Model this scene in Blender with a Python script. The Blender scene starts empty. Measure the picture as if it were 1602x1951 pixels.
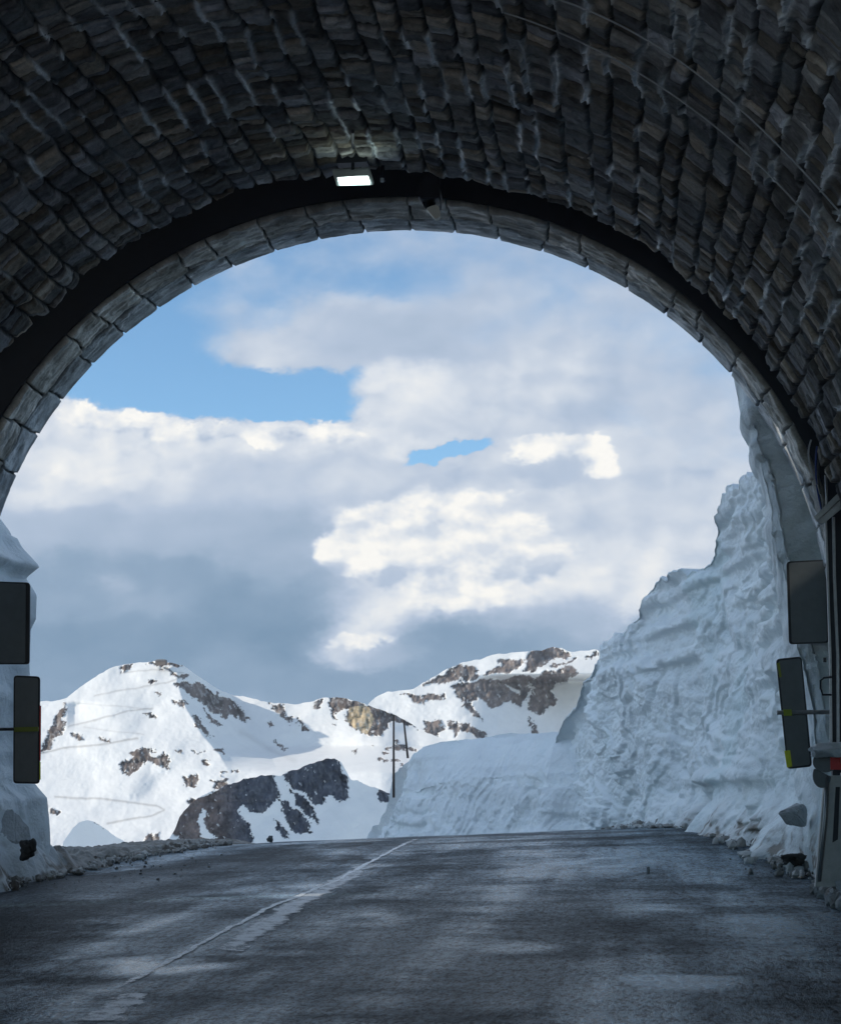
import bpy, math, random
import numpy as np
from mathutils import Matrix, Vector

S = bpy.context.scene
C = S.collection
rad = math.radians

# ------------------------------------------------------------------ camera
F = 3400.0                       # focal length in photo pixels (1602 wide)
CAM = np.array([2.87, 0.0, 1.65])
def basis(vx, vy, rho):
    d = np.array([(vx-801)/F, -(vy-975.5)/F, -1.0]); d /= np.linalg.norm(d)
    a = np.array([math.cos(rho), math.sin(rho), 0.0]); X = a-(a@d)*d; X /= np.linalg.norm(X)
    return np.array([X, d, np.cross(X, d)])
B = basis(1185.8, 1433.5, rad(1.0))
cd = bpy.data.cameras.new('camera'); cam = bpy.data.objects.new('camera', cd); C.objects.link(cam)
cd.sensor_fit = 'HORIZONTAL'; cd.sensor_width = 36; cd.lens = 36*F/1602
cd.clip_start = 0.1; cd.clip_end = 40000
m = Matrix.Identity(4)
for i in range(3):
    for j in range(3): m[i][j] = B[i][j]
    m[i][3] = CAM[i]
cam.matrix_world = m
S.camera = cam
def at(px, py, Y):
    """world point at distance Y along the tunnel axis seen at photo pixel px,py"""
    px = np.asarray(px, float); py = np.asarray(py, float); Y = np.asarray(Y, float)
    c = np.stack([(px-801)/F, -(py-975.5)/F, -np.ones_like(px+py)], -1)
    w = c @ B.T
    w = w/w[..., 1:2]
    return CAM + w*Y[..., None]

# ------------------------------------------------------------------ light
S.view_settings.view_transform = 'Standard'; S.view_settings.look = 'None'
S.view_settings.exposure = EXPO = 0.35; S.view_settings.gamma = 1
SUND = Vector((-0.90, -0.26, 0.45)).normalized()      # towards the sun
sl = bpy.data.lights.new('sun', 'SUN'); sl.energy = 2.9; sl.angle = rad(0.5); sl.color = (1, 0.91, 0.77)
so = bpy.data.objects.new('sun', sl); C.objects.link(so)
so.rotation_euler = (-SUND).to_track_quat('-Z', 'Y').to_euler()

# cloud plan: px, py, half-width, half-height, cover, brightness   (turned into directions below)
CLOUDS = [
 (330,720,210,60,-1.0,.5),(560,745,150,48,-1.2,.5),(640,770,60,30,-.7,.5),(400,560,160,50,-.12,.6),(260,610,150,50,-.45,.5),
 (700,500,260,45,-.02,.6),(1000,480,260,50,.28,.50),(1200,560,240,60,.34,.52),
 (875,858,72,12,-1.0,.5),(500,600,140,40,.35,.55),
 (560,650,130,34,1.2,.62),(720,640,170,45,1.0,.45),(900,600,150,40,.5,.52),(760,740,90,40,1.5,.78),(900,770,170,50,1.3,.66),(1080,700,170,60,.7,.62),
 (1250,760,160,80,.55,.52),(1380,800,130,70,.45,.58),(1300,650,140,60,.28,.52),
 (180,800,120,34,1.6,.8),(330,830,120,40,1.6,.75),(520,845,150,32,1.5,.72),(640,825,120,22,1.5,.85),
 (200,900,160,50,1.7,.75),(420,930,170,45,1.7,.55),(640,900,150,40,1.7,.6),(800,900,90,22,1.5,.6),
 (150,1000,160,50,1.7,.45),(400,1010,160,45,1.7,.38),(560,1040,90,45,1.7,.35),
 (1000,865,80,25,1.6,.66),(1110,855,60,30,1.6,.66),(1160,900,60,36,1.6,.62),(1020,920,110,22,1.6,.5),
 (720,980,90,45,1.8,.62),(850,965,80,45,1.8,.66),(960,980,70,50,1.8,.66),(1080,1000,90,55,1.6,.66),
 (680,1060,90,45,1.8,.6),(830,1060,120,50,1.8,.72),(1000,1080,120,50,1.8,.72),(860,1140,160,35,1.7,.78),(1080,1130,110,40,1.7,.75),
 (1250,950,120,70,1.0,.62),(1350,900,90,60,.6,.64),(1260,1050,110,50,1.5,.68),(1200,1130,90,40,1.6,.72),(1000,1180,130,30,1.6,.5),
 (140,1110,160,45,1.4,.24),(330,1140,120,40,1.4,.2),(310,1155,80,22,1.6,.38),(225,1124,34,16,1.7,.5),(470,1160,110,45,1.4,.1),(560,1110,90,35,1.6,.3),
 (690,1215,85,26,1.7,.66),(760,1245,60,18,1.7,.42),(530,1215,80,40,1.5,.06),(900,1225,110,35,1.5,.14),(440,1245,80,22,1.5,.24),(300,1225,140,26,1.5,.14),(150,1240,120,30,1.4,.14),
 (500,1300,500,28,1.6,.2),(1050,1190,100,24,1.6,.35),(1100,1225,90,20,1.6,.3),(800,1400,700,60,1.6,.25)]
CUMULUS = [(720,985,80,42),(830,975,85,46),(940,990,75,46),(650,1060,62,42),(760,1075,100,55),(890,1080,110,58),(1020,1060,90,46),(860,1150,90,32),
 (1010,870,66,24),(1095,852,46,26),(1140,885,40,32),(150,785,75,26),(260,800,75,24),(390,822,85,22),(520,832,85,18),(640,822,80,18),(690,1215,70,20)]
W = bpy.data.worlds.new('World'); S.world = W; W.use_nodes = True
NT = W.node_tree; NT.nodes.clear()
def N(nt, typ, ins=None, **kw):
    n = nt.nodes.new(typ)
    for k, v in kw.items(): setattr(n, k, v)
    for k, v in (ins or {}).items():
        if isinstance(v, bpy.types.NodeSocket): nt.links.new(v, n.inputs[k])
        else: n.inputs[k].default_value = v
    return n
def M_(nt, op, a, b=None, c=None, clamp=False):
    ins = {0: a}
    if b is not None: ins[1] = b
    if c is not None: ins[2] = c
    return N(nt, 'ShaderNodeMath', ins, operation=op, use_clamp=clamp).outputs[0]
def V_(nt, op, a, b=None, c=None, o=0):
    ins = {0: a}
    if b is not None: ins[1] = b
    if c is not None: ins[2] = c
    return N(nt, 'ShaderNodeVectorMath', ins, operation=op).outputs[o]
def ramp(nt, fac, stops, interp='LINEAR'):
    n = N(nt, 'ShaderNodeValToRGB', {0: fac}); e = n.color_ramp.elements
    n.color_ramp.interpolation = interp
    while len(e) > 1: e.remove(e[-1])
    e[0].position = stops[0][0]; e[0].color = (*stops[0][1], 1) if len(stops[0][1]) == 3 else stops[0][1]
    for p, c in stops[1:]:
        x = e.new(p); x.color = (*c, 1)
    return n.outputs[0]
def build_world():
    nt = NT
    tc = N(nt, 'ShaderNodeTexCoord').outputs['Generated']
    sep = N(nt, 'ShaderNodeSeparateXYZ', {0: tc})
    yy = M_(nt, 'MAXIMUM', sep.outputs[1], 0.05)
    u = M_(nt, 'DIVIDE', sep.outputs[0], yy); v = M_(nt, 'DIVIDE', sep.outputs[2], yy)
    P = N(nt, 'ShaderNodeCombineXYZ', {0: u, 1: v}).outputs[0]
    def noise(vec, scale, det, rough, dist=0.0):
        return N(nt, 'ShaderNodeTexNoise', {'Vector': vec, 'Scale': scale, 'Detail': det, 'Roughness': rough, 'Distortion': dist})
    # warp
    Ps = V_(nt, 'MULTIPLY', P, (1, 1.5, 1))
    w1 = noise(Ps, 9, 9, .6).outputs['Color']
    wv = V_(nt, 'SUBTRACT', w1, (.5, .5, .5))
    w2 = noise(Ps, 32, 8, .66).outputs['Color']
    wv2 = V_(nt, 'SUBTRACT', w2, (.5, .5, .5))
    Q = V_(nt, 'MULTIPLY_ADD', wv, (.075, .05, 0), P)
    Q = V_(nt, 'MULTIPLY_ADD', wv2, (.024, .020, 0), Q)
    acc = None
    for (px, py, sx, sy, cov, br) in CLOUDS:
        p = at(px, py, 1.0)-CAM
        ix, iy = F/(sx*1.05), F/(sy*1.05)
        d = V_(nt, 'MULTIPLY_ADD', Q, (ix, iy, 0), (-p[0]*ix, -p[2]*iy, 0))
        dd = N(nt, 'ShaderNodeVectorMath', {0: d, 1: d}, operation='DOT_PRODUCT').outputs['Value']
        w = M_(nt, 'POWER', .27, dd)
        wc = N(nt, 'ShaderNodeCombineXYZ', {0: w, 1: w, 2: w}).outputs[0]
        acc = V_(nt, 'MULTIPLY_ADD', wc, (cov, br, 1), acc if acc is not None else (0.0006*.6, .0006*.45, .0006))
    s2 = N(nt, 'ShaderNodeSeparateXYZ', {0: acc})
    cov = M_(nt, 'DIVIDE', s2.outputs[0], s2.outputs[2]); br = M_(nt, 'DIVIDE', s2.outputs[1], s2.outputs[2])
    # detail: puffs lit from the upper left
    a = noise(Ps, 20, 8, .55).outputs['Fac']
    b = noise(V_(nt, 'ADD', Ps, (-.006, .008, 0)), 20, 8, .55).outputs['Fac']
    emb = M_(nt, 'SUBTRACT', a, b)
    a2 = noise(Ps, 11, 6, .55).outputs['Fac']
    b2 = noise(V_(nt, 'ADD', Ps, (-.012, .016, 0)), 11, 6, .55).outputs['Fac']
    emb2 = M_(nt, 'SUBTRACT', a2, b2)
    Pw = V_(nt, 'MULTIPLY_ADD', wv2, (.03, .03, 0), Ps)
    def puff(vec, sc): return N(nt, 'ShaderNodeTexVoronoi', {'Vector': vec, 'Scale': sc, 'Detail': 2.0, 'Roughness': .5, 'Lacunarity': 2.2}, normalize=False, feature='F1').outputs['Distance']
    pf = M_(nt, 'SUBTRACT', puff(V_(nt, 'ADD', Pw, (-.010, .014, 0)), 17), puff(Pw, 17))
    gate = N(nt, 'ShaderNodeMapRange', {'Value': br, 'From Min': .50, 'From Max': .90, 'To Min': .18, 'To Max': 1.0}).outputs[0]
    br = M_(nt, 'MULTIPLY_ADD', M_(nt, 'MULTIPLY', pf, gate), .5, br)
    br = M_(nt, 'MULTIPLY_ADD', M_(nt, 'MULTIPLY', emb, gate), .55, br); br = M_(nt, 'MULTIPLY_ADD', M_(nt, 'MULTIPLY', emb2, gate), .35, br)
    br = M_(nt, 'MULTIPLY_ADD', M_(nt, 'SUBTRACT', a2, .5), .12, br)
    covn = M_(nt, 'MULTIPLY_ADD', M_(nt, 'SUBTRACT', a, .5), 1.0, cov)
    cover = N(nt, 'ShaderNodeMapRange', {'Value': covn, 'From Min': -.28, 'From Max': .62}, interpolation_type='SMOOTHSTEP').outputs[0]
    # crisp heaped cumulus in front of the grey layer
    Q3 = V_(nt, 'MULTIPLY_ADD', wv2, (.030, .026, 0), V_(nt, 'MULTIPLY_ADD', wv, (.035, .025, 0), P)); ac2 = None
    for (px, py, sx, sy) in CUMULUS:
        p = at(px, py, 1.0)-CAM; ix, iy = F/sx, F/sy
        d = V_(nt, 'MULTIPLY_ADD', Q3, (ix, iy, 0), (-p[0]*ix, -p[2]*iy, 1))
        dd = N(nt, 'ShaderNodeVectorMath', {0: d, 1: d}, operation='DOT_PRODUCT').outputs['Value']
        w = M_(nt, 'POWER', .36, dd); wc = N(nt, 'ShaderNodeCombineXYZ', {0: w, 1: w, 2: w}).outputs[0]
        ac2 = V_(nt, 'MULTIPLY_ADD', wc, d, ac2 if ac2 is not None else (0, 0, .0001))
    s3 = N(nt, 'ShaderNodeSeparateXYZ', {0: ac2}); fld = s3.outputs[2]; vr = M_(nt, 'DIVIDE', s3.outputs[1], fld)
    fld = M_(nt, 'MULTIPLY_ADD', M_(nt, 'SUBTRACT', a, .5), .30, fld)
    cm = N(nt, 'ShaderNodeMapRange', {'Value': fld, 'From Min': .105, 'From Max': .235}, interpolation_type='SMOOTHSTEP').outputs[0]
    vr = M_(nt, 'MULTIPLY_ADD', pf, .25, M_(nt, 'MULTIPLY_ADD', emb, .9, vr))
    low = N(nt, 'ShaderNodeMapRange', {'Value': vr, 'From Min': -1.0, 'From Max': .15}, interpolation_type='SMOOTHSTEP').outputs[0]
    brc = N(nt, 'ShaderNodeMix', {0: low, 2: br, 3: .86}).outputs[0]
    brc = M_(nt, 'MULTIPLY_ADD', pf, .35, M_(nt, 'MULTIPLY_ADD', emb, 1.5, M_(nt, 'MULTIPLY_ADD', emb2, 1.2, brc)))
    brc = M_(nt, 'MAXIMUM', brc, M_(nt, 'MULTIPLY_ADD', low, .22, .48))
    br = N(nt, 'ShaderNodeMix', {0: cm, 2: br, 3: brc}).outputs[0]
    cover = M_(nt, 'MAXIMUM', cover, M_(nt, 'MULTIPLY', cm, low))
    # rest of the dome: plain broken cloud
    r = noise(V_(nt, 'MULTIPLY', tc, (1, 1, 2)), 2.3, 8, .55).outputs['Fac']
    rc = N(nt, 'ShaderNodeMapRange', {'Value': r, 'From Min': .46, 'From Max': .64}, interpolation_type='SMOOTHSTEP').outputs[0]
    # inside the window of sky ahead?
    fr = N(nt, 'ShaderNodeMapRange', {'Value': sep.outputs[1], 'From Min': .6, 'From Max': .8}, interpolation_type='SMOOTHSTEP').outputs[0]
    cover = N(nt, 'ShaderNodeMix', {0: fr, 2: rc, 3: cover}).outputs[0]
    br = N(nt, 'ShaderNodeMix', {0: fr, 2: M_(nt, 'MULTIPLY_ADD', r, 1.2, -.05), 3: br}).outputs[0]
    col = ramp(nt, br, [(0, (.16, .27, .40)), (.25, (.27, .38, .52)), (.5, (.46, .55, .69)), (.72, (.70, .75, .82)), (1.0, (1.0, .98, .93))])
    sky = N(nt, 'ShaderNodeTexSky', sky_type='NISHITA', sun_disc=False, altitude=2500, air_density=1.0, dust_density=.3, ozone_density=2.0,
            sun_elevation=math.asin(SUND.z), sun_rotation=math.atan2(SUND.x, SUND.y))
    skc = V_(nt, 'MULTIPLY', sky.outputs[0], (.92, 1.12, 1.12))
    bg1 = N(nt, 'ShaderNodeBackground', {'Color': skc, 'Strength': SKYS})
    cls = M_(nt, 'MULTIPLY_ADD', fr, CLDS-CLDR, CLDR)  # cloud outside the view is made brighter than ahead, as added fill
    bg2 = N(nt, 'ShaderNodeBackground', {'Color': col, 'Strength': cls})
    mix = N(nt, 'ShaderNodeMixShader', {0: cover, 1: bg1.outputs[0], 2: bg2.outputs[0]})
    N(nt, 'ShaderNodeOutputWorld', {0: mix.outputs[0]})
SKYS = 0.125; CLDS = .80; CLDR = 1.35
build_world()
W.cycles.sampling_method = 'MANUAL'; W.cycles.sample_map_resolution = 512

# ------------------------------------------------------------------ numpy noise
def _h(i, j, k, s):
    n = (i*73856093) ^ (j*19349663) ^ (k*83492791) ^ (s*2654435761)
    n = (n ^ (n >> 13))*1274126177 & 0xFFFFFFFF
    n = (n ^ (n >> 16))*2246822519 & 0xFFFFFFFF
    return ((n ^ (n >> 15)) & 0xFFFFFF)/float(0xFFFFFF)
def vnoise(x, y, z=0.0, s=0):
    x, y, z = np.broadcast_arrays(np.asarray(x, float), np.asarray(y, float), np.asarray(z, float))
    i, j, k = [np.floor(a).astype(np.int64) for a in (x, y, z)]
    fx, fy, fz = x-i, y-j, z-k
    fx, fy, fz = [t*t*t*(t*(t*6-15)+10) for t in (fx, fy, fz)]
    def L(a, b, t): return a+(b-a)*t
    flat = np.ptp(z) == 0
    a = L(L(_h(i, j, k, s), _h(i+1, j, k, s), fx), L(_h(i, j+1, k, s), _h(i+1, j+1, k, s), fx), fy)
    if flat: return a*2-1
    b = L(L(_h(i, j, k+1, s), _h(i+1, j, k+1, s), fx), L(_h(i, j+1, k+1, s), _h(i+1, j+1, k+1, s), fx), fy)
    return L(a, b, fz)*2-1
def fbm(x, y, z=0.0, o=4, g=.5, s=0):
    t = 0; a = 1
    for q in range(o):
        t = t+a*vnoise(np.asarray(x)*2**q+q*7.3, np.asarray(y)*2**q+q*3.1, np.asarray(z)*2**q if np.ndim(z) else 0.0, s+q*11); a *= g
    return t
def ridged(x, y, z=0.0, o=3, s=0):
    t = 0; a = 1
    for q in range(o):
        t = t+a*(1-np.abs(vnoise(np.asarray(x)*2.1**q, np.asarray(y)*2.1**q, np.asarray(z)*2.1**q if np.ndim(z) else 0.0, s+q*5))*2); a *= .5
    return t
def sst(a, b, x):
    t = np.clip((x-a)/(b-a), 0, 1); return t*t*(3-2*t)
def inpoly(px, py, poly):
    r = np.zeros(px.shape, bool); n = len(poly)
    for i in range(n):
        x0, y0 = poly[i]; x1, y1 = poly[(i+1) % n]
        if y0 == y1: continue
        c = ((y0 > py) != (y1 > py)) & (px < (x1-x0)*(py-y0)/(y1-y0)+x0); r ^= c
    return r
def dline(px, py, pts):
    d = np.full(px.shape, 1e9)
    for (x0, y0), (x1, y1) in zip(pts[:-1], pts[1:]):
        L2 = (x1-x0)**2+(y1-y0)**2
        t = np.clip(((px-x0)*(x1-x0)+(py-y0)*(y1-y0))/L2, 0, 1)
        d = np.minimum(d, np.hypot(px-x0-t*(x1-x0), py-y0-t*(y1-y0)))
    return d

# ------------------------------------------------------------------ mesh helpers
def tag(o, label=None, cat=None, group=None, kind=None):
    for k, v in (('label', label), ('category', cat), ('group', group), ('kind', kind)):
        if v: o[k] = v
    return o
def empty(name, loc, label, cat, group=None):
    o = bpy.data.objects.new(name, None); C.objects.link(o); o.location = loc
    bpy.context.view_layer.update()
    return tag(o, label, cat, group)
def link(name, me, mat, parent=None):
    o = bpy.data.objects.new(name, me); C.objects.link(o); me.materials.append(mat)
    if parent:
        o.parent = parent; o.matrix_parent_inverse = Matrix.Translation(-parent.location)
    return o
def grids(name, gl, mat, parent=None, smooth=True):
    """one mesh out of grids; gl = list of (P[nu,nv,3], col[nu,nv,3] or None, flip)"""
    vs, fs, cs = [], [], []; off = 0
    for P, col, flip in gl:
        nu, nv = P.shape[:2]
        vs.append(P.reshape(-1, 3))
        i = np.arange(nu*nv).reshape(nu, nv)+off
        q = np.stack([i[:-1, :-1], i[1:, :-1], i[1:, 1:], i[:-1, 1:]], -1).reshape(-1, 4)
        fs.append(q[:, ::-1] if flip else q)
        c = np.ones((nu*nv, 4)); 
        if col is not None: c[:, :3] = col.reshape(-1, 3)
        cs.append(c); off += nu*nv
    v = np.concatenate(vs); f = np.concatenate(fs); c = np.concatenate(cs)
    me = bpy.data.meshes.new(name)
    me.vertices.add(len(v)); me.vertices.foreach_set('co', v.astype(np.float32).ravel())
    me.loops.add(len(f)*4); me.loops.foreach_set('vertex_index', f.astype(np.int32).ravel())
    me.polygons.add(len(f)); me.polygons.foreach_set('loop_start', (np.arange(len(f))*4).astype(np.int32))
    me.polygons.foreach_set('use_smooth', np.full(len(f), smooth))
    me.update(calc_edges=True)
    a = me.color_attributes.new('col', 'FLOAT_COLOR', 'POINT'); a.data.foreach_set('color', c.astype(np.float32).ravel())
    return link(name, me, mat, parent)
class MB:
    def __init__(s): s.v = []; s.f = []
    def hull8(s, p):
        b = len(s.v); s.v += [tuple(q) for q in p]
        s.f += [tuple(b+i for i in t) for t in ((0, 3, 2, 1), (4, 5, 6, 7), (0, 1, 5, 4), (1, 2, 6, 5), (2, 3, 7, 6), (3, 0, 4, 7))]
        return s
    def box(s, x0, x1, y0, y1, z0, z1):
        return s.hull8([(x0, y0, z0), (x1, y0, z0), (x1, y1, z0), (x0, y1, z0), (x0, y0, z1), (x1, y0, z1), (x1, y1, z1), (x0, y1, z1)])
    def prism(s, pts, d):
        """closed outline of 3-d points pushed by vector d"""
        b = len(s.v); n = len(pts); d = np.array(d)
        s.v += [tuple(p) for p in pts]+[tuple(np.array(p)+d) for p in pts]
        s.f.append(tuple(b+i for i in range(n))[::-1]); s.f.append(tuple(b+n+i for i in range(n)))
        for i in range(n): s.f.append((b+i, b+(i+1) % n, b+n+(i+1) % n, b+n+i))
        return s
    def tube(s, pts, r, n=8):
        pts = [np.array(p, float) for p in pts]; b = len(s.v); rr = r if hasattr(r, '__len__') else [r]*len(pts)
        for i, p in enumerate(pts):
            t = pts[min(i+1, len(pts)-1)]-pts[max(i-1, 0)]; t /= np.linalg.norm(t)
            a = np.cross(t, (0, 0, 1) if abs(t[2]) < .9 else (0, 1, 0)); a /= np.linalg.norm(a); c = np.cross(t, a)
            for k in range(n):
                q = 2*math.pi*k/n; s.v.append(tuple(p+rr[i]*(math.cos(q)*a+math.sin(q)*c)))
        for i in range(len(pts)-1):
            for k in range(n):
                s.f.append((b+i*n+k, b+i*n+(k+1) % n, b+(i+1)*n+(k+1) % n, b+(i+1)*n+k))
        s.f.append(tuple(b+k for k in range(n))[::-1]); e = b+(len(pts)-1)*n; s.f.append(tuple(e+k for k in range(n)))
        return s
    def build(s, name, mat, parent=None, smooth=False, bevel=0):
        me = bpy.data.meshes.new(name); me.from_pydata(s.v, [], s.f); me.update()
        import bmesh
        bm = bmesh.new(); bm.from_mesh(me); bmesh.ops.recalc_face_normals(bm, faces=bm.faces[:])
        if bevel: bmesh.ops.bevel(bm, geom=bm.edges[:]+bm.verts[:], offset=bevel, segments=2, affect='EDGES', clamp_overlap=True)
        bm.to_mesh(me); bm.free()
        if smooth: me.polygons.foreach_set('use_smooth', [True]*len(me.polygons))
        return link(name, me, mat, parent)
def mat(name, col, rough=.7, metal=0.0, bump=0.0, scale=20, var=0.0, vcol=False, spec=.5, bdist=.02, emit=None, stretch=(1, 1, 1), fine=None):
    mt = bpy.data.materials.new(name); mt.use_nodes = True; nt = mt.node_tree; nt.nodes.clear()
    bs = N(nt, 'ShaderNodeBsdfPrincipled', {'Roughness': rough, 'Metallic': metal, 'Specular IOR Level': spec})
    oc = N(nt, 'ShaderNodeTexCoord').outputs['Object']
    oc = V_(nt, 'MULTIPLY', oc, stretch)
    nz = N(nt, 'ShaderNodeTexNoise', {'Vector': oc, 'Scale': scale, 'Detail': 8, 'Roughness': .65})
    if vcol:
        c = N(nt, 'ShaderNodeVertexColor', layer_name='col').outputs[0]
    else:
        c = N(nt, 'ShaderNodeRGB').outputs[0]; c.default_value = (*col, 1)
    if var:
        k = M_(nt, 'MULTIPLY_ADD', nz.outputs['Fac'], 2*var, 1-var)
        c = V_(nt, 'SCALE', c); 
        nt.links.new(k, c.node.inputs['Scale'])
    if name == 'stone':
        lum = N(nt, 'ShaderNodeSeparateColor', {0: N(nt, 'ShaderNodeVertexColor', layer_name='col').outputs[0]}).outputs[1]
        ice = N(nt, 'ShaderNodeMapRange', {'Value': lum, 'From Min': .42, 'From Max': .80}).outputs[0]
        nt.links.new(M_(nt, 'MULTIPLY_ADD', ice, .9, spec), bs.inputs['Specular IOR Level']); nt.links.new(M_(nt, 'MULTIPLY_ADD', ice, -.45, rough), bs.inputs['Roughness'])
    nt.links.new(c, bs.inputs['Base Color'])
    if bump:
        bp = N(nt, 'ShaderNodeBump', {'Height': nz.outputs['Fac'], 'Strength': bump, 'Distance': bdist})
        nt.links.new(bp.outputs[0], bs.inputs['Normal'])
    if emit:
        bs.inputs['Emission Color'].default_value = (*emit[0], 1); bs.inputs['Emission Strength'].default_value = emit[1]
    N(nt, 'ShaderNodeOutputMaterial', {0: bs.outputs[0]})
    return mt
M_STONE = mat('stone', None, .8, bump=.5, scale=40, var=.55, vcol=True, spec=.12, bdist=.014)
M_SNOW = mat('snow', None, .55, bump=.9, scale=9, var=.05, vcol=True, spec=.35, bdist=.05)
M_FAR = mat('mountain', None, .7, bump=.18, scale=.05, var=.10, vcol=True, spec=.15, bdist=4)
M_BLACK = mat('black_steel', (.010, .013, .022), .45, bump=.15, scale=8, var=.4)
M_GALV = mat('galvanised', (.42, .42, .42), .42, metal=.75, bump=.2, scale=14, var=.35)
M_PLATE = mat('plate', (.17, .185, .19), .5, metal=.3, bump=.1, scale=9, var=.2)
M_RIM = mat('rim', (.035, .037, .04), .5, scale=9, var=.2)
M_YEL = mat('yellow_film', (.92, .96, .03), .4, var=.1)
M_RED = mat('red_film', (.75, .03, .03), .35, var=.15)
M_CABLE = mat('cable', (.42, .43, .45), .45, scale=5, var=.3)
M_DCAB = mat('dark_cable', (.06, .065, .07), .5, scale=5, var=.3)
M_CONC = mat('concrete', (.25, .24, .23), .85, bump=.5, scale=6, var=.3)
M_ROCK = mat('dark_rock', (.045, .043, .04), .75, bump=.7, scale=14, var=.5)
M_LIT = mat('lamp_glass', (.9, 1, .97), .3, emit=((.80, 1.0, .93), 3))
M_FRAME = mat('lamp_frame', (.55, .6, .62), .4, metal=.2, var=.1)
M_BEIGE = mat('beige_cover', (.88, .84, .72), .5, var=.1, emit=None)
M_POLE = mat('pole', (.10, .075, .06), .7, var=.3)

# ------------------------------------------------------------------ the tunnel: masonry vault
RA, RB, ZC = 5.5, 5.309, CAM[2]+1.563
YP, YF, YV = 22.70, 21.42, 20.30       # outer face of portal ring, its inner edge, end of the masonry vault
def arch(th, r, Y):
    """th angle from +x, r inward displacement"""
    c, s = np.cos(th), np.sin(th); n = np.stack([c/RA, s/RB], -1); n /= np.linalg.norm(n, axis=-1, keepdims=True)
    return np.stack([RA*c-r*n[..., 0], Y+0*th, ZC+RB*s-r*n[..., 1]], -1)
def masonry(s, y, seed, courses, lens, wob=.035, joint=.034, relief=.035):
    """s: across the courses, y: along them.  returns inward height and colour"""
    rng = np.random.default_rng(seed)
    s2 = s+wob*fbm(s*1.0, y*1.2, o=2, s=seed)+.010*fbm(s*9, y*9, o=2, s=seed+3)
    y2 = y+wob*fbm(s*1.7+9, y*1.1+5, o=3, s=seed+1)+.014*fbm(s*8+3, y*8, o=2, s=seed+4)
    smin, smax = s.min()-1, s.max()+1
    bs = [smin]
    while bs[-1] < smax: bs.append(bs[-1]+rng.uniform(*courses))
    bs = np.array(bs); ci = np.clip(np.searchsorted(bs, s2)-1, 0, len(bs)-2)
    ds = np.minimum(s2-bs[ci], bs[ci+1]-s2)
    ymin, ymax = y.min()-1, y.max()+1
    sid = np.zeros(s.shape, int); dy = np.zeros(s.shape); loc = np.zeros(s.shape)
    base = 0
    for c in range(len(bs)-1):
        mk = ci == c
        if not mk.any(): continue
        k = rng.choice([0, 1, 2], p=[.35, .45, .2]); by = [ymin-rng.uniform(0, .4)]
        while by[-1] < ymax: by.append(by[-1]+rng.uniform(*lens)*(1.0 if rng.random() > .3 else .55))
        by = np.array(by); q = y2[mk]; j = np.clip(np.searchsorted(by, q)-1, 0, len(by)-2)
        dy[mk] = np.minimum(q-by[j], by[j+1]-q); loc[mk] = (q-by[j])/(by[j+1]-by[j])-.5
        sid[mk] = base+j; base += len(by)
    R = rng.random((base+5, 8))
    r = R[sid]
    locs = (s2-bs[ci])/(bs[ci+1]-bs[ci])-.5
    rs = .5+.9*r[..., 6]
    prof = sst(0, 1, np.minimum(ds/(joint*1.15), dy/(joint*.8*rs)))
    h = (r[..., 0]-.5)*2*relief+loc*(r[..., 1]-.5)*.045+locs*(r[..., 2]-.5)*.045
    lay = vnoise(s2*2+r[..., 3]*50, y2*34+r[..., 4]*90, s=seed+9)          # slaty bedding
    lay2 = vnoise(s2*5+r[..., 3]*50, y2*80, s=seed+10)
    h = h+.005*lay*(r[..., 5] > .5)+.002*lay2+.006*fbm(s*9, y*11, o=3, s=seed+12)
    chip = sst(.35, .6, fbm(s*4, y*4, o=3, s=seed+15)); h = h-.02*chip
    H = -.065+(h+.065)*prof
    tone = .13+.33*r[..., 3]**1.7
    hue = r[..., 4]
    colr = 1.04*tone*np.where(hue < .35, 1.12, np.where(hue < .7, 1.0, .96)); colg = tone*np.where(hue < .35, 1.01, 1.0); colb = tone*np.where(hue < .35, .84, np.where(hue < .7, .97, 1.06))
    col = np.stack([colr, colg, colb], -1)*(1+.30*fbm(s*3, y*9, o=3, s=seed+20)[..., None]+.18*fbm(s*16, y*18, o=2, s=seed+22)[..., None])
    mort = np.array([.10, .10, .10])
    pc = np.clip(prof*1.25, 0, 1); dk = sst(.0, .6, np.minimum(dy/.03, 1))
    col = col*pc[..., None]+mort*(.25+.75*dk[..., None])*(1-pc[..., None])
    return H, np.clip(col, .012, .9), ds, dy, prof, ci
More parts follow.
